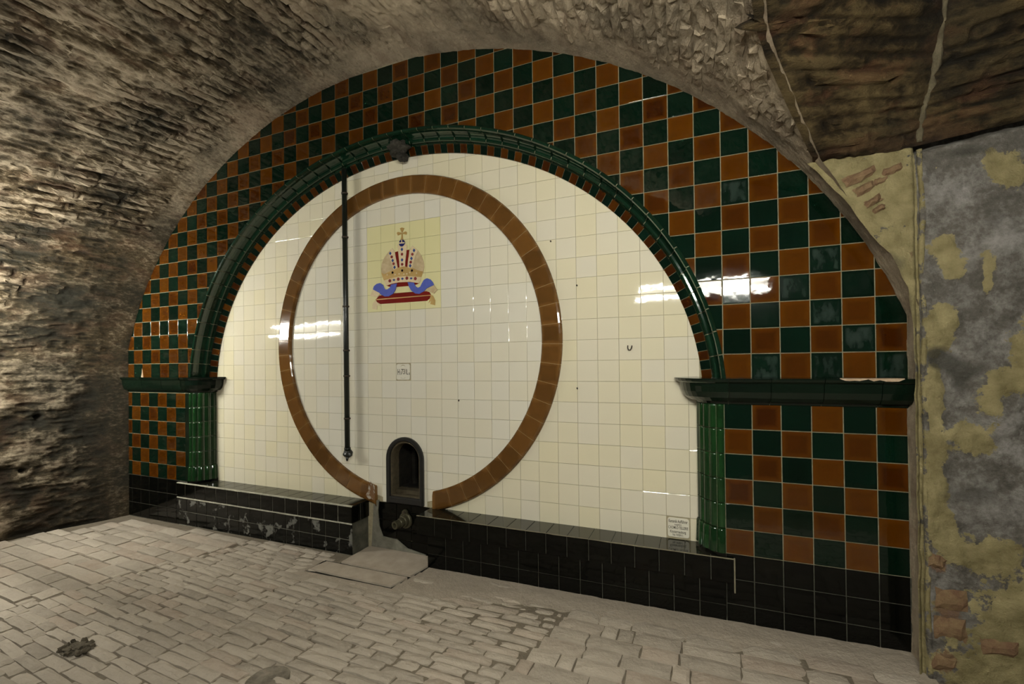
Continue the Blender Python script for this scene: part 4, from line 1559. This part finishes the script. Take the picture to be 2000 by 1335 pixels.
# ------------------------------------------------------------------ crown emblem
SH = {'mitreL': [(-17.113, 6.422), (-17.385, 6.228), (-17.643, 5.975), (-17.834, 5.666), (-17.906, 5.345), (-17.881, 5.039), (-17.739, 4.886), (-16.752, 5.148), (-16.859, 5.619), (-16.993, 6.094)], 'mitreR': [(-15.739, 6.419), (-15.892, 6.254), (-15.977, 5.899), (-16.093, 5.181), (-15.904, 5.072), (-15.053, 4.772), (-14.955, 5.167), (-14.994, 5.44), (-15.122, 5.767), (-15.331, 6.058)], 'lining': [(-16.925, 6.18), (-16.658, 6.221), (-15.947, 6.214), (-16.093, 5.181), (-16.751, 5.24)], 'archM': [(-16.738, 6.575), (-16.599, 6.615), (-16.215, 6.554), (-16.107, 6.505), (-16.138, 6.097), (-16.225, 5.558), (-16.24, 5.194), (-16.602, 5.227), (-16.621, 5.596), (-16.687, 6.155)], 'archL': [(-17.113, 6.422), (-16.991, 6.279), (-16.857, 5.803), (-16.724, 5.192), (-17.003, 5.148), (-17.166, 5.602), (-17.358, 6.132)], 'archR': [(-15.739, 6.419), (-15.357, 6.106), (-15.52, 5.852), (-15.658, 5.503), (-15.769, 5.151), (-16.094, 5.112), (-16.006, 5.719), (-15.893, 6.163)], 'circlet': [(-17.88, 5.085), (-17.653, 4.972), (-17.34, 5.085), (-17.059, 5.153), (-16.891, 5.184), (-16.668, 5.27), (-16.414, 5.301), (-16.174, 5.279), (-15.904, 5.154), (-15.742, 5.171), (-15.422, 5.007), (-15.042, 4.905), (-15.107, 4.732), (-15.172, 4.58), (-15.801, 4.677), (-16.453, 4.727), (-17.119, 4.69), (-17.685, 4.597), (-17.786, 4.82)], 'band': [(-17.685, 4.616), (-17.119, 4.709), (-16.453, 4.755), (-15.8, 4.7), (-15.161, 4.592), (-15.205, 4.425), (-15.297, 4.266), (-15.912, 4.391), (-16.677, 4.42), (-17.123, 4.385), (-17.546, 4.288), (-17.63, 4.457)], 'under': [(-17.546, 4.307), (-17.122, 4.395), (-16.677, 4.429), (-15.911, 4.4), (-15.297, 4.275), (-15.484, 4.213), (-15.968, 4.168), (-16.79, 4.171), (-17.293, 4.213)], 'ribL': [(-17.972, 4.484), (-18.203, 4.455), (-18.407, 4.33), (-18.479, 4.146), (-18.036, 3.927), (-17.893, 3.8), (-17.638, 3.68), (-17.355, 3.67), (-17.073, 3.79), (-16.903, 4.009), (-16.788, 4.369), (-17.179, 4.33), (-17.265, 4.174), (-17.464, 4.072), (-17.634, 4.085), (-17.701, 4.206), (-17.773, 4.375)], 'ribR': [(-16.047, 4.379), (-15.968, 4.123), (-15.809, 3.884), (-15.542, 3.707), (-15.277, 3.666), (-15.011, 3.782), (-14.8, 3.945), (-14.538, 4.037), (-14.331, 4.088), (-14.407, 4.25), (-14.56, 4.418), (-14.768, 4.501), (-14.978, 4.429), (-15.112, 4.238), (-15.219, 4.066), (-15.379, 4.011), (-15.538, 4.113), (-15.643, 4.325)], 'endL': [(-18.479, 4.146), (-18.705, 3.784), (-18.153, 3.677), (-17.979, 3.852), (-18.036, 3.927)], 'endR': [(-14.774, 3.921), (-14.331, 4.088), (-14.128, 3.807), (-14.336, 3.623), (-14.645, 3.756)], 'tasL': [(-18.358, 3.502), (-18.534, 3.324), (-18.554, 3.019), (-18.23, 2.953), (-18.204, 3.21), (-17.957, 3.149), (-18.157, 3.348)], 'tasR': [(-14.543, 3.57), (-14.415, 3.517), (-14.263, 3.241), (-14.291, 2.977), (-14.601, 3.062), (-14.521, 3.257), (-14.704, 3.135)], 'cush': [(-18.037, 3.763), (-16.961, 3.828), (-14.828, 3.791), (-14.646, 3.733), (-14.543, 3.57), (-14.623, 3.375), (-14.807, 3.253), (-15.923, 3.256), (-17.985, 3.267), (-18.214, 3.399), (-18.317, 3.546)], 'cord': [(-18.253, 3.566), (-14.543, 3.57), (-14.544, 3.526), (-18.253, 3.514)], 'crossU': [(-16.455, 7.255), (-16.562, 7.498), (-16.424, 7.536), (-16.277, 7.476), (-16.4, 7.248)], 'crossL': [(-16.455, 7.232), (-16.714, 7.318), (-16.787, 7.24), (-16.705, 7.105), (-16.455, 7.177)], 'crossR': [(-16.4, 7.225), (-16.153, 7.278), (-16.089, 7.201), (-16.128, 7.087), (-16.401, 7.17)], 'crossS': [(-16.461, 7.21), (-16.395, 7.202), (-16.37, 6.924), (-16.311, 6.802), (-16.542, 6.829), (-16.485, 6.937)]}
CRN = empty('crown_emblem', W(-16.42, YC, 3.0), 'painted imperial crown on a red cushion with blue ribbons, on yellow tiles', 'emblem')
CL = CRN.location


def relief(name, poly, mat, y0, y1, label=None):
    n = len(poly)
    bm = bmesh.new()
    vs = [bm.verts.new(W(a, YC - y0, z) - CL) for a, z in poly]
    fc = bm.faces.new(vs)
    r = bmesh.ops.extrude_face_region(bm, geom=[fc])
    for el in r['geom']:
        if isinstance(el, bmesh.types.BMVert):
            el.co.y -= (y1 - y0) * T
    bmesh.ops.recalc_face_normals(bm, faces=bm.faces)
    me = bpy.data.meshes.new(name)
    bm.to_mesh(me)
    bm.free()
    o = link(name, me, MAT[mat], CRN)
    if label: o['label'] = label
    return o


for k, nm, mt, y in [('cush', 'cushion', 'red', .020), ('tasL', 'tassel', 'cream_gold', .024), ('tasR', 'tassel', 'gold', .024), ('cord', 'cord', 'gold', .034), ('under', 'lining', 'red', .018), ('lining', 'lining', 'red', .014),
                     ('mitreL', 'mitre_half', 'pale_gold', .020), ('mitreR', 'mitre_half', 'pale_gold', .020), ('archL', 'crown_arch', 'cream_gold', .032), ('archR', 'crown_arch', 'cream_gold', .032), ('archM', 'crown_arch', 'cream_gold', .036),
                     ('circlet', 'circlet', 'gold', .042), ('band', 'band', 'cream_gold', .048), ('ribL', 'ribbon', 'blue', .056), ('ribR', 'ribbon', 'blue', .056), ('endL', 'ribbon_end', 'cream_gold', .050), ('endR', 'ribbon_end', 'pale_gold', .050)]:
    relief(nm, SH[k], mt, -.004, y)
for k, pts_ in (('crossU', SH['crossU']), ('crossL', SH['crossL']), ('crossR', SH['crossR']), ('crossS', SH['crossS'])):
    relief('cross_arm', pts_, 'gold', -.004, .03)
circ_ = lambda cx, cz, r, n=12: [(cx + r * math.cos(2 * math.pi * i / n), cz + r * math.sin(2 * math.pi * i / n)) for i in range(n)]
relief('orb', circ_(-16.43, 6.64, .20, 16), 'navy', -.004, .044)
relief('orb_band', [(-16.62, 6.62), (-16.24, 6.60), (-16.24, 6.67), (-16.62, 6.69)], 'cream_gold', .03, .050)
relief('orb_band', [(-16.46, 6.67), (-16.40, 6.67), (-16.40, 6.82), (-16.46, 6.82)], 'cream_gold', .03, .050)
for (x, z) in [(-17.272, 4.555), (-16.686, 4.604), (-16.099, 4.611), (-15.534, 4.542)]:
    relief('red_jewel', circ_(x, z, .095), 'jewel_red', .03, .060)
for (x, z) in [(-17.135, 5.924), (-17.01, 5.518), (-16.424, 5.999), (-16.418, 5.43), (-15.723, 5.927), (-15.841, 5.498)]:
    relief('red_jewel', circ_(x, z, .082), 'jewel_red', .02, .050)
for (x, z) in [(-16.981, 4.582), (-16.4, 4.604), (-15.812, 4.574)]:
    relief('blue_jewel', [(x - .10, z), (x, z - .07), (x + .10, z), (x, z + .07)], 'jewel_blue', .03, .060)
for (x, z) in [(-17.234, 6.133), (-16.945, 5.304), (-17.07, 5.709), (-16.426, 6.279), (-16.421, 5.678), (-15.613, 6.133), (-15.79, 5.698), (-15.875, 5.297)]:
    relief('blue_jewel', [(x - .085, z), (x, z - .105), (x + .085, z), (x, z + .105)], 'jewel_blue', .02, .050)
for (x, z) in [(-17.077, 5.015), (-16.417, 5.072), (-15.754, 5.014)]:
    relief('dark_jewel', circ_(x, z, .07), 'pearl_black', .03, .055)
for (x, z) in [(-17.45, 4.92), (-16.9, 4.88), (-16.62, 4.90), (-16.1, 4.86), (-15.9, 4.92), (-15.45, 4.84), (-16.3, 4.86)]:
    relief('pearl', circ_(x, z, .05, 8), 'cream_gold', .03, .054)


# ------------------------------------------------------------------ plaques
def lettering(txt, parent, a, z, size, sx=1.0, y=.005, mat='ink'):
    cu = bpy.data.curves.new('lettering', 'FONT')
    cu.body = txt
    cu.size = size * T
    cu.align_x = 'CENTER'
    cu.align_y = 'CENTER'
    cu.extrude = .0004
    cu.resolution_u = 3
    cu.offset = .010 * size * T
    tmp = bpy.data.objects.new('lettering_curve', cu)
    COL.objects.link(tmp)
    dg = bpy.context.evaluated_depsgraph_get()
    me = bpy.data.meshes.new_from_object(tmp.evaluated_get(dg))
    bpy.data.objects.remove(tmp, do_unlink=True)
    me.materials.clear()
    o = link('lettering', me, MAT[mat], parent, W(a, YC - .012 - y, z) - parent.location, (math.pi / 2, 0, 0))
    o.scale = (sx, 1, 1)
    return o


def plaque(name, a0, a1, z0, z1, mat, label):
    c = W((a0 + a1) / 2, YC, (z0 + z1) / 2)
    e = empty(name, c, label, 'plaque')
    w, h = (a1 - a0), (z1 - z0)
    r = .10
    P_ = []
    for cx, cz, t0 in ((w / 2 - .05 - r, h / 2 - .05 - r, 0), (-w / 2 + .05 + r, h / 2 - .05 - r, 90), (-w / 2 + .05 + r, -h / 2 + .05 + r, 180), (w / 2 - .05 - r, -h / 2 + .05 + r, 270)):
        for k in range(4):
            t = math.radians(t0 + 30 * k)
            P_.append((cx + r * math.cos(t), cz + r * math.sin(t)))
    me = tile_mesh(P_, .06, .015)
    link('plate', me, MAT[mat], e, Vector((0, -.012 * T, 0)))
    return e


pl = plaque('number_plaque', -16.94, -15.94, -1.177, -.177, 'white', 'small number plaque reading Hl731L in the middle of the ring')
lettering('H', pl, -16.74, -.70, .46, .52)
lettering('l', pl, -16.585, -.76, .30, .70)
lettering('731', pl, -16.37, -.68, .42, .62)
lettering('L', pl, -16.15, -.70, .42, .50)
lettering('a', pl, -16.02, -.76, .26, .7)


def flourish(parent, a, z, up, mat):
    v = []
    n_ = 9
    for i in range(n_):
        u = i / (n_ - 1) * 2 - 1
        top = up * .05 * (1 - u * u)
        v += [W(a + u * .15, YC - .016, z + top - .012) - parent.location, W(a + u * .15, YC - .016, z + top * 1.3 + .012) - parent.location]
    f = [(2 * i, 2 * i + 2, 2 * i + 3, 2 * i + 1) for i in range(n_ - 1)]
    link('flourish', mesh('flourish', v, f), MAT[mat], parent)


MAT['ink_pale'] = plain('pale_ink', (0.30, 0.265, 0.16), 0.4)
flourish(pl, -16.44, -.36, 1, 'ink_pale')
flourish(pl, -16.44, -1.0, -1, 'ink_pale')
pm = plaque('maker_plaque', -2.347, -1.347, -8.13, -7.177, 'white', 'small maker plaque with five lines of writing beside the right column')
lettering('Keramik Aufführer', pm, -1.86, -7.38, .20, .52)
lettering('ausgeführt', pm, -1.86, -7.52, .10, .70)
lettering('C.KOMLÓ TELLERIE', pm, -1.86, -7.66, .17, .56)
lettering('Klosterneuburg', pm, -1.87, -7.84, .17, .62)
lettering('No WIEN I.', pm, -1.87, -7.98, .13, .7)

# ------------------------------------------------------------------ small things on the cream wall
hk = W(-3.85, YC - .01, .38)
o = tag(link('wall_hook', tube([Vector((-.09 * T, -.02 * T, .11 * T)), Vector((-.085 * T, -.09 * T, 0)), Vector((-.05 * T, -.1 * T, -.09 * T)), Vector((.03 * T, -.1 * T, -.10 * T)), Vector((.085 * T, -.09 * T, -.0)), Vector((.095 * T, -.02 * T, .10 * T))], .028 * T, 6), MAT['iron'], None, hk),
        'tiny rusty u-shaped hook in the cream tiles near the right column', 'hook')
for (a, z, lab) in [(-7.61, 5.76, 'rusty nail stub high in the cream tiles right of the ring'), (-12.86, -2.21, 'tiny rusty nail inside the ring right of the plaque'), (-6.32, 3.48, 'small rusty nail in a joint right of the ring at eye height'), (-6.36, -1.49, 'small rusty nail in a joint low on the right of the ring')]:
    c = W(a, YC, z)
    o = link('nail', tube([Vector((0, .01 * T, 0)), Vector((0, -.05 * T, -.01 * T)), Vector((.03 * T, -.07 * T, -.05 * T))], .035 * T, 6), MAT['iron'], None, c)
    tag(o, lab, 'nail')

# ================================================================== floor
xf = np.arange(-48, 16.1, 0.16)
yf = np.arange(-26, 1.7, 0.16)
Xf, Yf = np.meshgrid(xf, yf, indexing='ij')
pf = np.stack([Xf, Yf, 0 * Xf], -1)
hf = 0.10 * (fbm(pf * 0.6, 4, 55) - 0.5) + 0.05 * (fbm(pf * 2.5, 3, 65) - 0.5)
Pf = np.stack([Xf, Yf, fz(Xf) - 0.075 + hf * 0.55], -1)
me = surface_mesh('floor', Pf, {}, MAT['floor_base'])
FLOOR = tag(link('floor', me), 'dusty brick and stone floor in front of the tiled wall', 'floor', kind='structure')

# trodden mortar strip along the right bench
def strip_h(X, Y):
    edge = -1.15 - 0.9 * fbm(np.stack([X * .5, 0 * X, 0 * X], -1), 3, 77) - np.where(X < -9.0, 1.3 * np.clip((-9.0 - X) / 4, 0, 1), 0)
    return np.clip((Y - edge) / 0.7, -1, 1)


xs = np.arange(-14.0, 6.1, .12); ys = np.arange(-4.2, .4, .12)
Xs, Ys = np.meshgrid(xs, ys, indexing='ij')
ps = np.stack([Xs, Ys, 0 * Xs], -1)
Ps = np.stack([Xs, Ys, fz(Xs) - .05 + .075 * strip_h(Xs, Ys) + .05 * (fbm(ps * 1.8, 4, 88) - .5) + .035 * (fbm(ps * 5, 3, 98) - .5)], -1)
me = surface_mesh('mortar_strip', Ps, {}, MAT['mortar_bed'])
link('mortar_strip', me, None, FLOOR)['label'] = 'trodden grey mortar along the foot of the right bench'


def paver_mesh(w, d, seed, h=.16, dome=.02, nu=5, nv=3, rough=.012):
    r = np.random.RandomState(seed)
    V, f = [], []
    for i in range(nu):
        for j in range(nv):
            u, v = i / (nu - 1) - .5, j / (nv - 1) - .5
            e = max(abs(u), abs(v)) > .49
            k = .96 if e else 1
            V.append((u * w + r.normal(0, rough), v * d + r.normal(0, rough), ((-.045 if abs(u) > .49 else -.028) if e else dome * (1 - 2 * (u * u + v * v))) + r.normal(0, rough * .6)))
    ring = [(i, 0) for i in range(nu)] + [(nu - 1, j) for j in range(1, nv)] + [(i, nv - 1) for i in range(nu - 2, -1, -1)] + [(0, j) for j in range(nv - 2, 0, -1)]
    n = nu * nv
    for (i, j) in ring:
        x, y, z = V[i * nv + j]
        V.append((x * 1.015, y * 1.03, -h))
    for i in range(nu - 1):
        for j in range(nv - 1):
            f.append((i * nv + j, (i + 1) * nv + j, (i + 1) * nv + j + 1, i * nv + j + 1))
    for k in range(len(ring)):
        k2 = (k + 1) % len(ring)
        a = ring[k][0] * nv + ring[k][1]; b = ring[k2][0] * nv + ring[k2][1]
        f.append((a, n + k, n + k2, b))
    return mesh('paver', [(x * T, y * T, z * T) for x, y, z in V], f)


PAV = {}
for kind_, (w, d) in dict(slab=(1, .78), setter=(1.9, .37), brick=(1.9, .74)).items():
    PAV[kind_] = []
    for s in range(14):
        if kind_ == 'slab':
            me = paver_mesh(1.0, 1.0, 500 + s, nu=6, nv=4, dome=.012, rough=.010)
        elif kind_ == 'setter':
            me = paver_mesh(1.0, 1.0, 600 + s, nu=6, nv=4, dome=.022, rough=.018)
        else:
            me = paver_mesh(1.0, 1.0, 700 + s, nu=6, nv=4, dome=.012, rough=.010)
        me.materials.append(MAT['paver'])
        PAV[kind_].append(me)

# irregular fronts between the three kinds of paving
seamA = lambda y: np.interp(y, [-14, -9.6, -9.1, -8.4, -7.7, -6.1, -5.2, -3.75, -1.4, 0.5], [-29.9, -29.4, -29.4, -29.1, -28.8, -28.5, -27.9, -27.4, -26.7, -26.3])
seamC = lambda y: np.interp(y, [-20, -6.44, -2.82, 1], [-8.4, -7.23, -6.36, -6.0])
place = []                                     # (kind, x, y, w, d, rot)
# A: large slabs beside the rubble wall
y = -12.5
r = random.Random(5)
while y < 0:
    d = r.choice([.70, .80, .86, .66])
    yc = y + d / 2
    x = -46 + r.uniform(0, 1.5)
    while x < seamA(yc):
        w = r.choice([1.3, 1.7, 2.0, 2.3, 2.7])
        x1 = min(x + w, seamA(yc))
        if x1 - x > .35 and not (x < XL - 1.0 + .35 * yc):
            yo = yc + (-.055) * ((x + x1) / 2 + 30)
            if yo + d / 2 < -.25 and x > XL - .35 * abs(yo) + .2:
                place.append(('paving_slab', 'slab', (x + x1) / 2, yo, x1 - x - .09, d - .08, -.045 + r.gauss(0, .012)))
        x += w
    y += d
# B: narrow bricks on edge
y = -14.0
while y < -.1:
    d = r.choice([.38, .41, .45])
    yc = y + d / 2
    x = -44 + r.uniform(0, 2)
    while x < -5:
        w = r.choice([1.35, 1.7, 1.95, 2.1, 1.8, 1.0])
        xc = x + w / 2
        yo = yc - .055 * (xc + 20) if xc < -14 else yc - .055 * 6 - .02 * (xc + 14)
        yo += .07 * math.sin(xc * .55 + y * .7)
        xa = max(x, seamA(yo)); xb = min(x + w, seamC(yo))
        if xb - xa > .3 and yo < -.35:
            if not (-20.0 < xc < -13.4 and yo > -2.7):
                place.append(('paving_brick', 'setter', (xa + xb) / 2, yo, xb - xa - .10, d - .042, (-.055 if xc < -14 else -.02) + r.gauss(0, .02)))
        x += w
    y += d
# C: flat bricks at the right
y = -13.0
while y < -.1:
    d = .79
    yc = y + d / 2
    x = -10 + r.uniform(0, 1.8)
    while x < 16:
        w = r.choice([1.95, 1.95, 1.95, 1.3, .6, 1.7])
        xa, xb = max(x, seamC(yc) + .05), x + w
        yo = yc - .015 * (xa + 6)
        lim = -.35 if xb < 5.7 else -1.6
        if xb - xa > .25 and yo + d / 2 < lim:
            place.append(('floor_brick', 'brick', (xa + xb) / 2, yo, xb - xa - .06, d - .06, -.012 + r.gauss(0, .008)))
        x += w
    y += d

vis = [p for p in place if in_frame(p[2], p[3], fz(p[2]), 25)]
rest = [p for p in place if not in_frame(p[2], p[3], fz(p[2]), 25)]
vis.sort(key=lambda p: project(p[2], p[3], fz(p[2]))[2])
quota = {}
for p in vis:
    nm, k, x, y, w, d, a = p
    quota[nm] = quota.get(nm, 0) + 1
    if quota[nm] > 300:
        rest.append(p)
        continue
    me = r.choice(PAV[k])
    sink = 0
    if nm == 'paving_brick':                   # the bricks sink under dust towards the right bench
        sink = .045 * max(0, min(1, (x + 15) / 8)) + .03 * max(0, min(1, (y + 4) / 3))
    if nm == 'floor_brick':
        sink = .0 + .045 * max(0, min(1, (y + 4.0) / 2.4))
    o = link(nm, me, None, FLOOR, W(x, y, fz(x) + r.gauss(0, .020) - sink + .02), (r.gauss(0, .022), r.gauss(0, .010), a))
    o.scale = (w, d, 1)
bm = bmesh.new()
for p in rest:
    nm, k, x, y, w, d, a = p
    me = r.choice(PAV[k])
    n0 = len(bm.verts)
    bm.from_mesh(me)
    bm.verts.ensure_lookup_table()
    mt = Matrix.Translation(W(x, y, fz(x) + .01)) @ Matrix.Rotation(a, 4, 'Z') @ Matrix.Diagonal((w, d, 1, 1))
    for v in bm.verts[n0:]:
        v.co = mt @ v.co
me = bpy.data.meshes.new('outer_paving')
bm.to_mesh(me); bm.free()
me.materials.append(MAT['paver'])
o = link('outer_paving', me, None, FLOOR)
o['kind'] = 'stuff'


# two cover slabs in front of the tap
def cover(pts, z, label, seed):
    c = W(sum(p[0] for p in pts) / 4, sum(p[1] for p in pts) / 4, z)
    n = len(pts)
    r_ = random.Random(seed)
    fine = []
    for i in range(n):
        a, b = pts[i], pts[(i + 1) % n]
        for k in range(6):
            t = k / 6
            fine.append((a[0] + (b[0] - a[0]) * t + r_.gauss(0, .01), a[1] + (b[1] - a[1]) * t + r_.gauss(0, .012)))
    m_ = len(fine)
    v = [W(x * .995 + -16.6 * .005, y, z) - c for x, y in fine] + [W(x, y, z - .03) - c for x, y in fine] + [W(x, y, z - .35) - c for x, y in fine]
    f = [list(range(m_))] + [(i, (i + 1) % m_, m_ + (i + 1) % m_, m_ + i) for i in range(m_)] + [(m_ + i, m_ + (i + 1) % m_, 2 * m_ + (i + 1) % m_, 2 * m_ + i) for i in range(m_)]
    me = fix_normals(mesh('slab', v, f))
    return tag(link('cover_slab', me, MAT['slab'], None, c), label, 'slab')


zs = fz(-16.5) + .05
cover([(-18.80, -1.14), (-14.34, -1.14), (-14.02, 1.15), (-18.80, 1.15)], zs, 'worn stone cover slab on the floor directly below the tap', 1)
cover([(-19.75, -2.36), (-14.60, -2.38), (-14.39, -1.34), (-19.60, -1.34)], zs, 'front stone cover slab on the floor, further from the tap', 2)
# dark gap around the slabs
link('slab_bed', box_mesh(-18.85, -14.0, -1.3, 1.2, fz(-16) - .30, fz(-16) - .04), MAT['recess'], FLOOR)
link('slab_bed', box_mesh(-19.85, -14.42, -2.60, -1.15, fz(-16) - .30, fz(-16) - .04), MAT['recess'], FLOOR)
# apron of mortar next to the slabs
xs = np.arange(-20.6, -12.9, .1); ys = np.arange(-3.4, -.2, .1)
Xs, Ys = np.meshgrid(xs, ys, indexing='ij')
ps = np.stack([Xs, Ys, 0 * Xs], -1)
xr_edge = np.interp(Ys, [-2.38, -.1], [-14.55, -14.05])
outside = ~((Xs > -19.78) & (Xs < xr_edge + .06) & (Ys > -2.54)) & ~((Xs < -18.85) & (Ys > -1.2))
fall = np.clip(1 - (np.hypot(np.maximum(np.maximum(-19.66 - Xs, Xs - xr_edge), 0), np.maximum(-2.4 - Ys, 0)) / .9), -.3, 1)
Ps = np.stack([Xs, Ys, fz(Xs) - .03 + .075 * np.clip(fall * 1.6, -1, 1) + .04 * (fbm(ps * 2, 4, 188) - .5)], -1)
me = surface_mesh('mortar_apron', Ps, {}, MAT['mortar_bed'], outside)
link('mortar_apron', me, None, FLOOR)

# rubble in a gap of the paving, and a round cover at the lower edge
RUB = tag(link('rubble_clump', blob(W(-22.8, -10.5, fz(-22.8) + .03), (.55 * T, .38 * T, .11 * T), 21, .9, 4, 3.2), MAT['rubble']), 'dark clump of broken mortar lying on the brick floor at lower left', 'rubble')
for k in range(9):
    t = k / 9 * 2 * math.pi
    c = W(-22.8 + .55 * math.cos(t) + RNG.uniform(-.1, .1), -10.5 + .35 * math.sin(t), fz(-22.8) + .07)
    link('chunk', blob(c, tuple(RNG.uniform(.07, .15) * T for _ in range(3)), 30 + k, .8, 2, 2.2), MAT['rubble'], RUB)
dc = W(-14.45, -9.15, fz(-14.5) - .005)
DR = empty('drain_cover', dc, 'round rough stone drain cover in the floor at the bottom edge', 'drain cover')
v = []
seg = 36
prof_d = [(0, .05), (.30, .05), (.42, .035), (.55, .05), (.66, .05), (.70, .01), (.72, -.15)]
for (rr, z) in prof_d[1:]:
    for k in range(seg):
        t = 2 * math.pi * k / seg
        n_ = 1 + .05 * (vnoise(np.array([[math.cos(t) * 2 + 9, math.sin(t) * 2 + 9, rr * 3]]), 3)[0] - .5)
        v.append((rr * n_ * math.cos(t) * T, rr * n_ * math.sin(t) * T, (z + .03 * (vnoise(np.array([[math.cos(t) * 3 * rr + 9, math.sin(t) * 3 * rr + 9, rr]]), 8)[0] - .5)) * T))
f = [list(range(seg))]
for i in range(len(prof_d) - 2):
    for k in range(seg):
        f.append((i * seg + k, (i + 1) * seg + k, (i + 1) * seg + (k + 1) % seg, i * seg + (k + 1) % seg))
link('lid', fix_normals(mesh('lid', v, f)), MAT['drain'], DR)

# ================================================================== fluorescent lamps of the cellar, behind the camera
def lamp(a, y, z, power, label, hl=5.1):
    e = empty('fluorescent_lamp', W(a, y, z), label, 'lamp', 'fluorescent lamps of the cellar')
    m = bpy.data.materials.new('tube_light')
    m.use_nodes = True
    nt = m.node_tree
    nt.nodes.clear()
    em = nt.nodes.new('ShaderNodeEmission'); ou = nt.nodes.new('ShaderNodeOutputMaterial')
    em.inputs[0].default_value = (*LAMP_COLOR, 1); em.inputs[1].default_value = power
    nt.links.new(em.outputs[0], ou.inputs[0])
    for dz, dy in ((.53, -.15), (-.53, .15)):
        me = tube([Vector((-hl * T, dy * T, dz * T)), Vector((hl * T, dy * T, dz * T))], .013, 8)
        link('tube', me, m, e)
    me = box_mesh(a - hl - .15, a + hl + .15, y - .55, y - .42, z - .8, z + .8)
    o = link('housing', me, MAT['lamp_housing'], e)
    o.matrix_parent_inverse = Matrix.Translation(e.location).inverted()
    return e


lamp(-1.0, -20.8, 6.1, LAMP_RIGHT, 'twin tube fluorescent lamp high above the camera')
lamp(-37.8, -11.6, 3.3, LAMP_LEFT, 'twin tube fluorescent lamp at the left side of the vault', 4.5)
print('tiles', cnt, 'paving', quota)
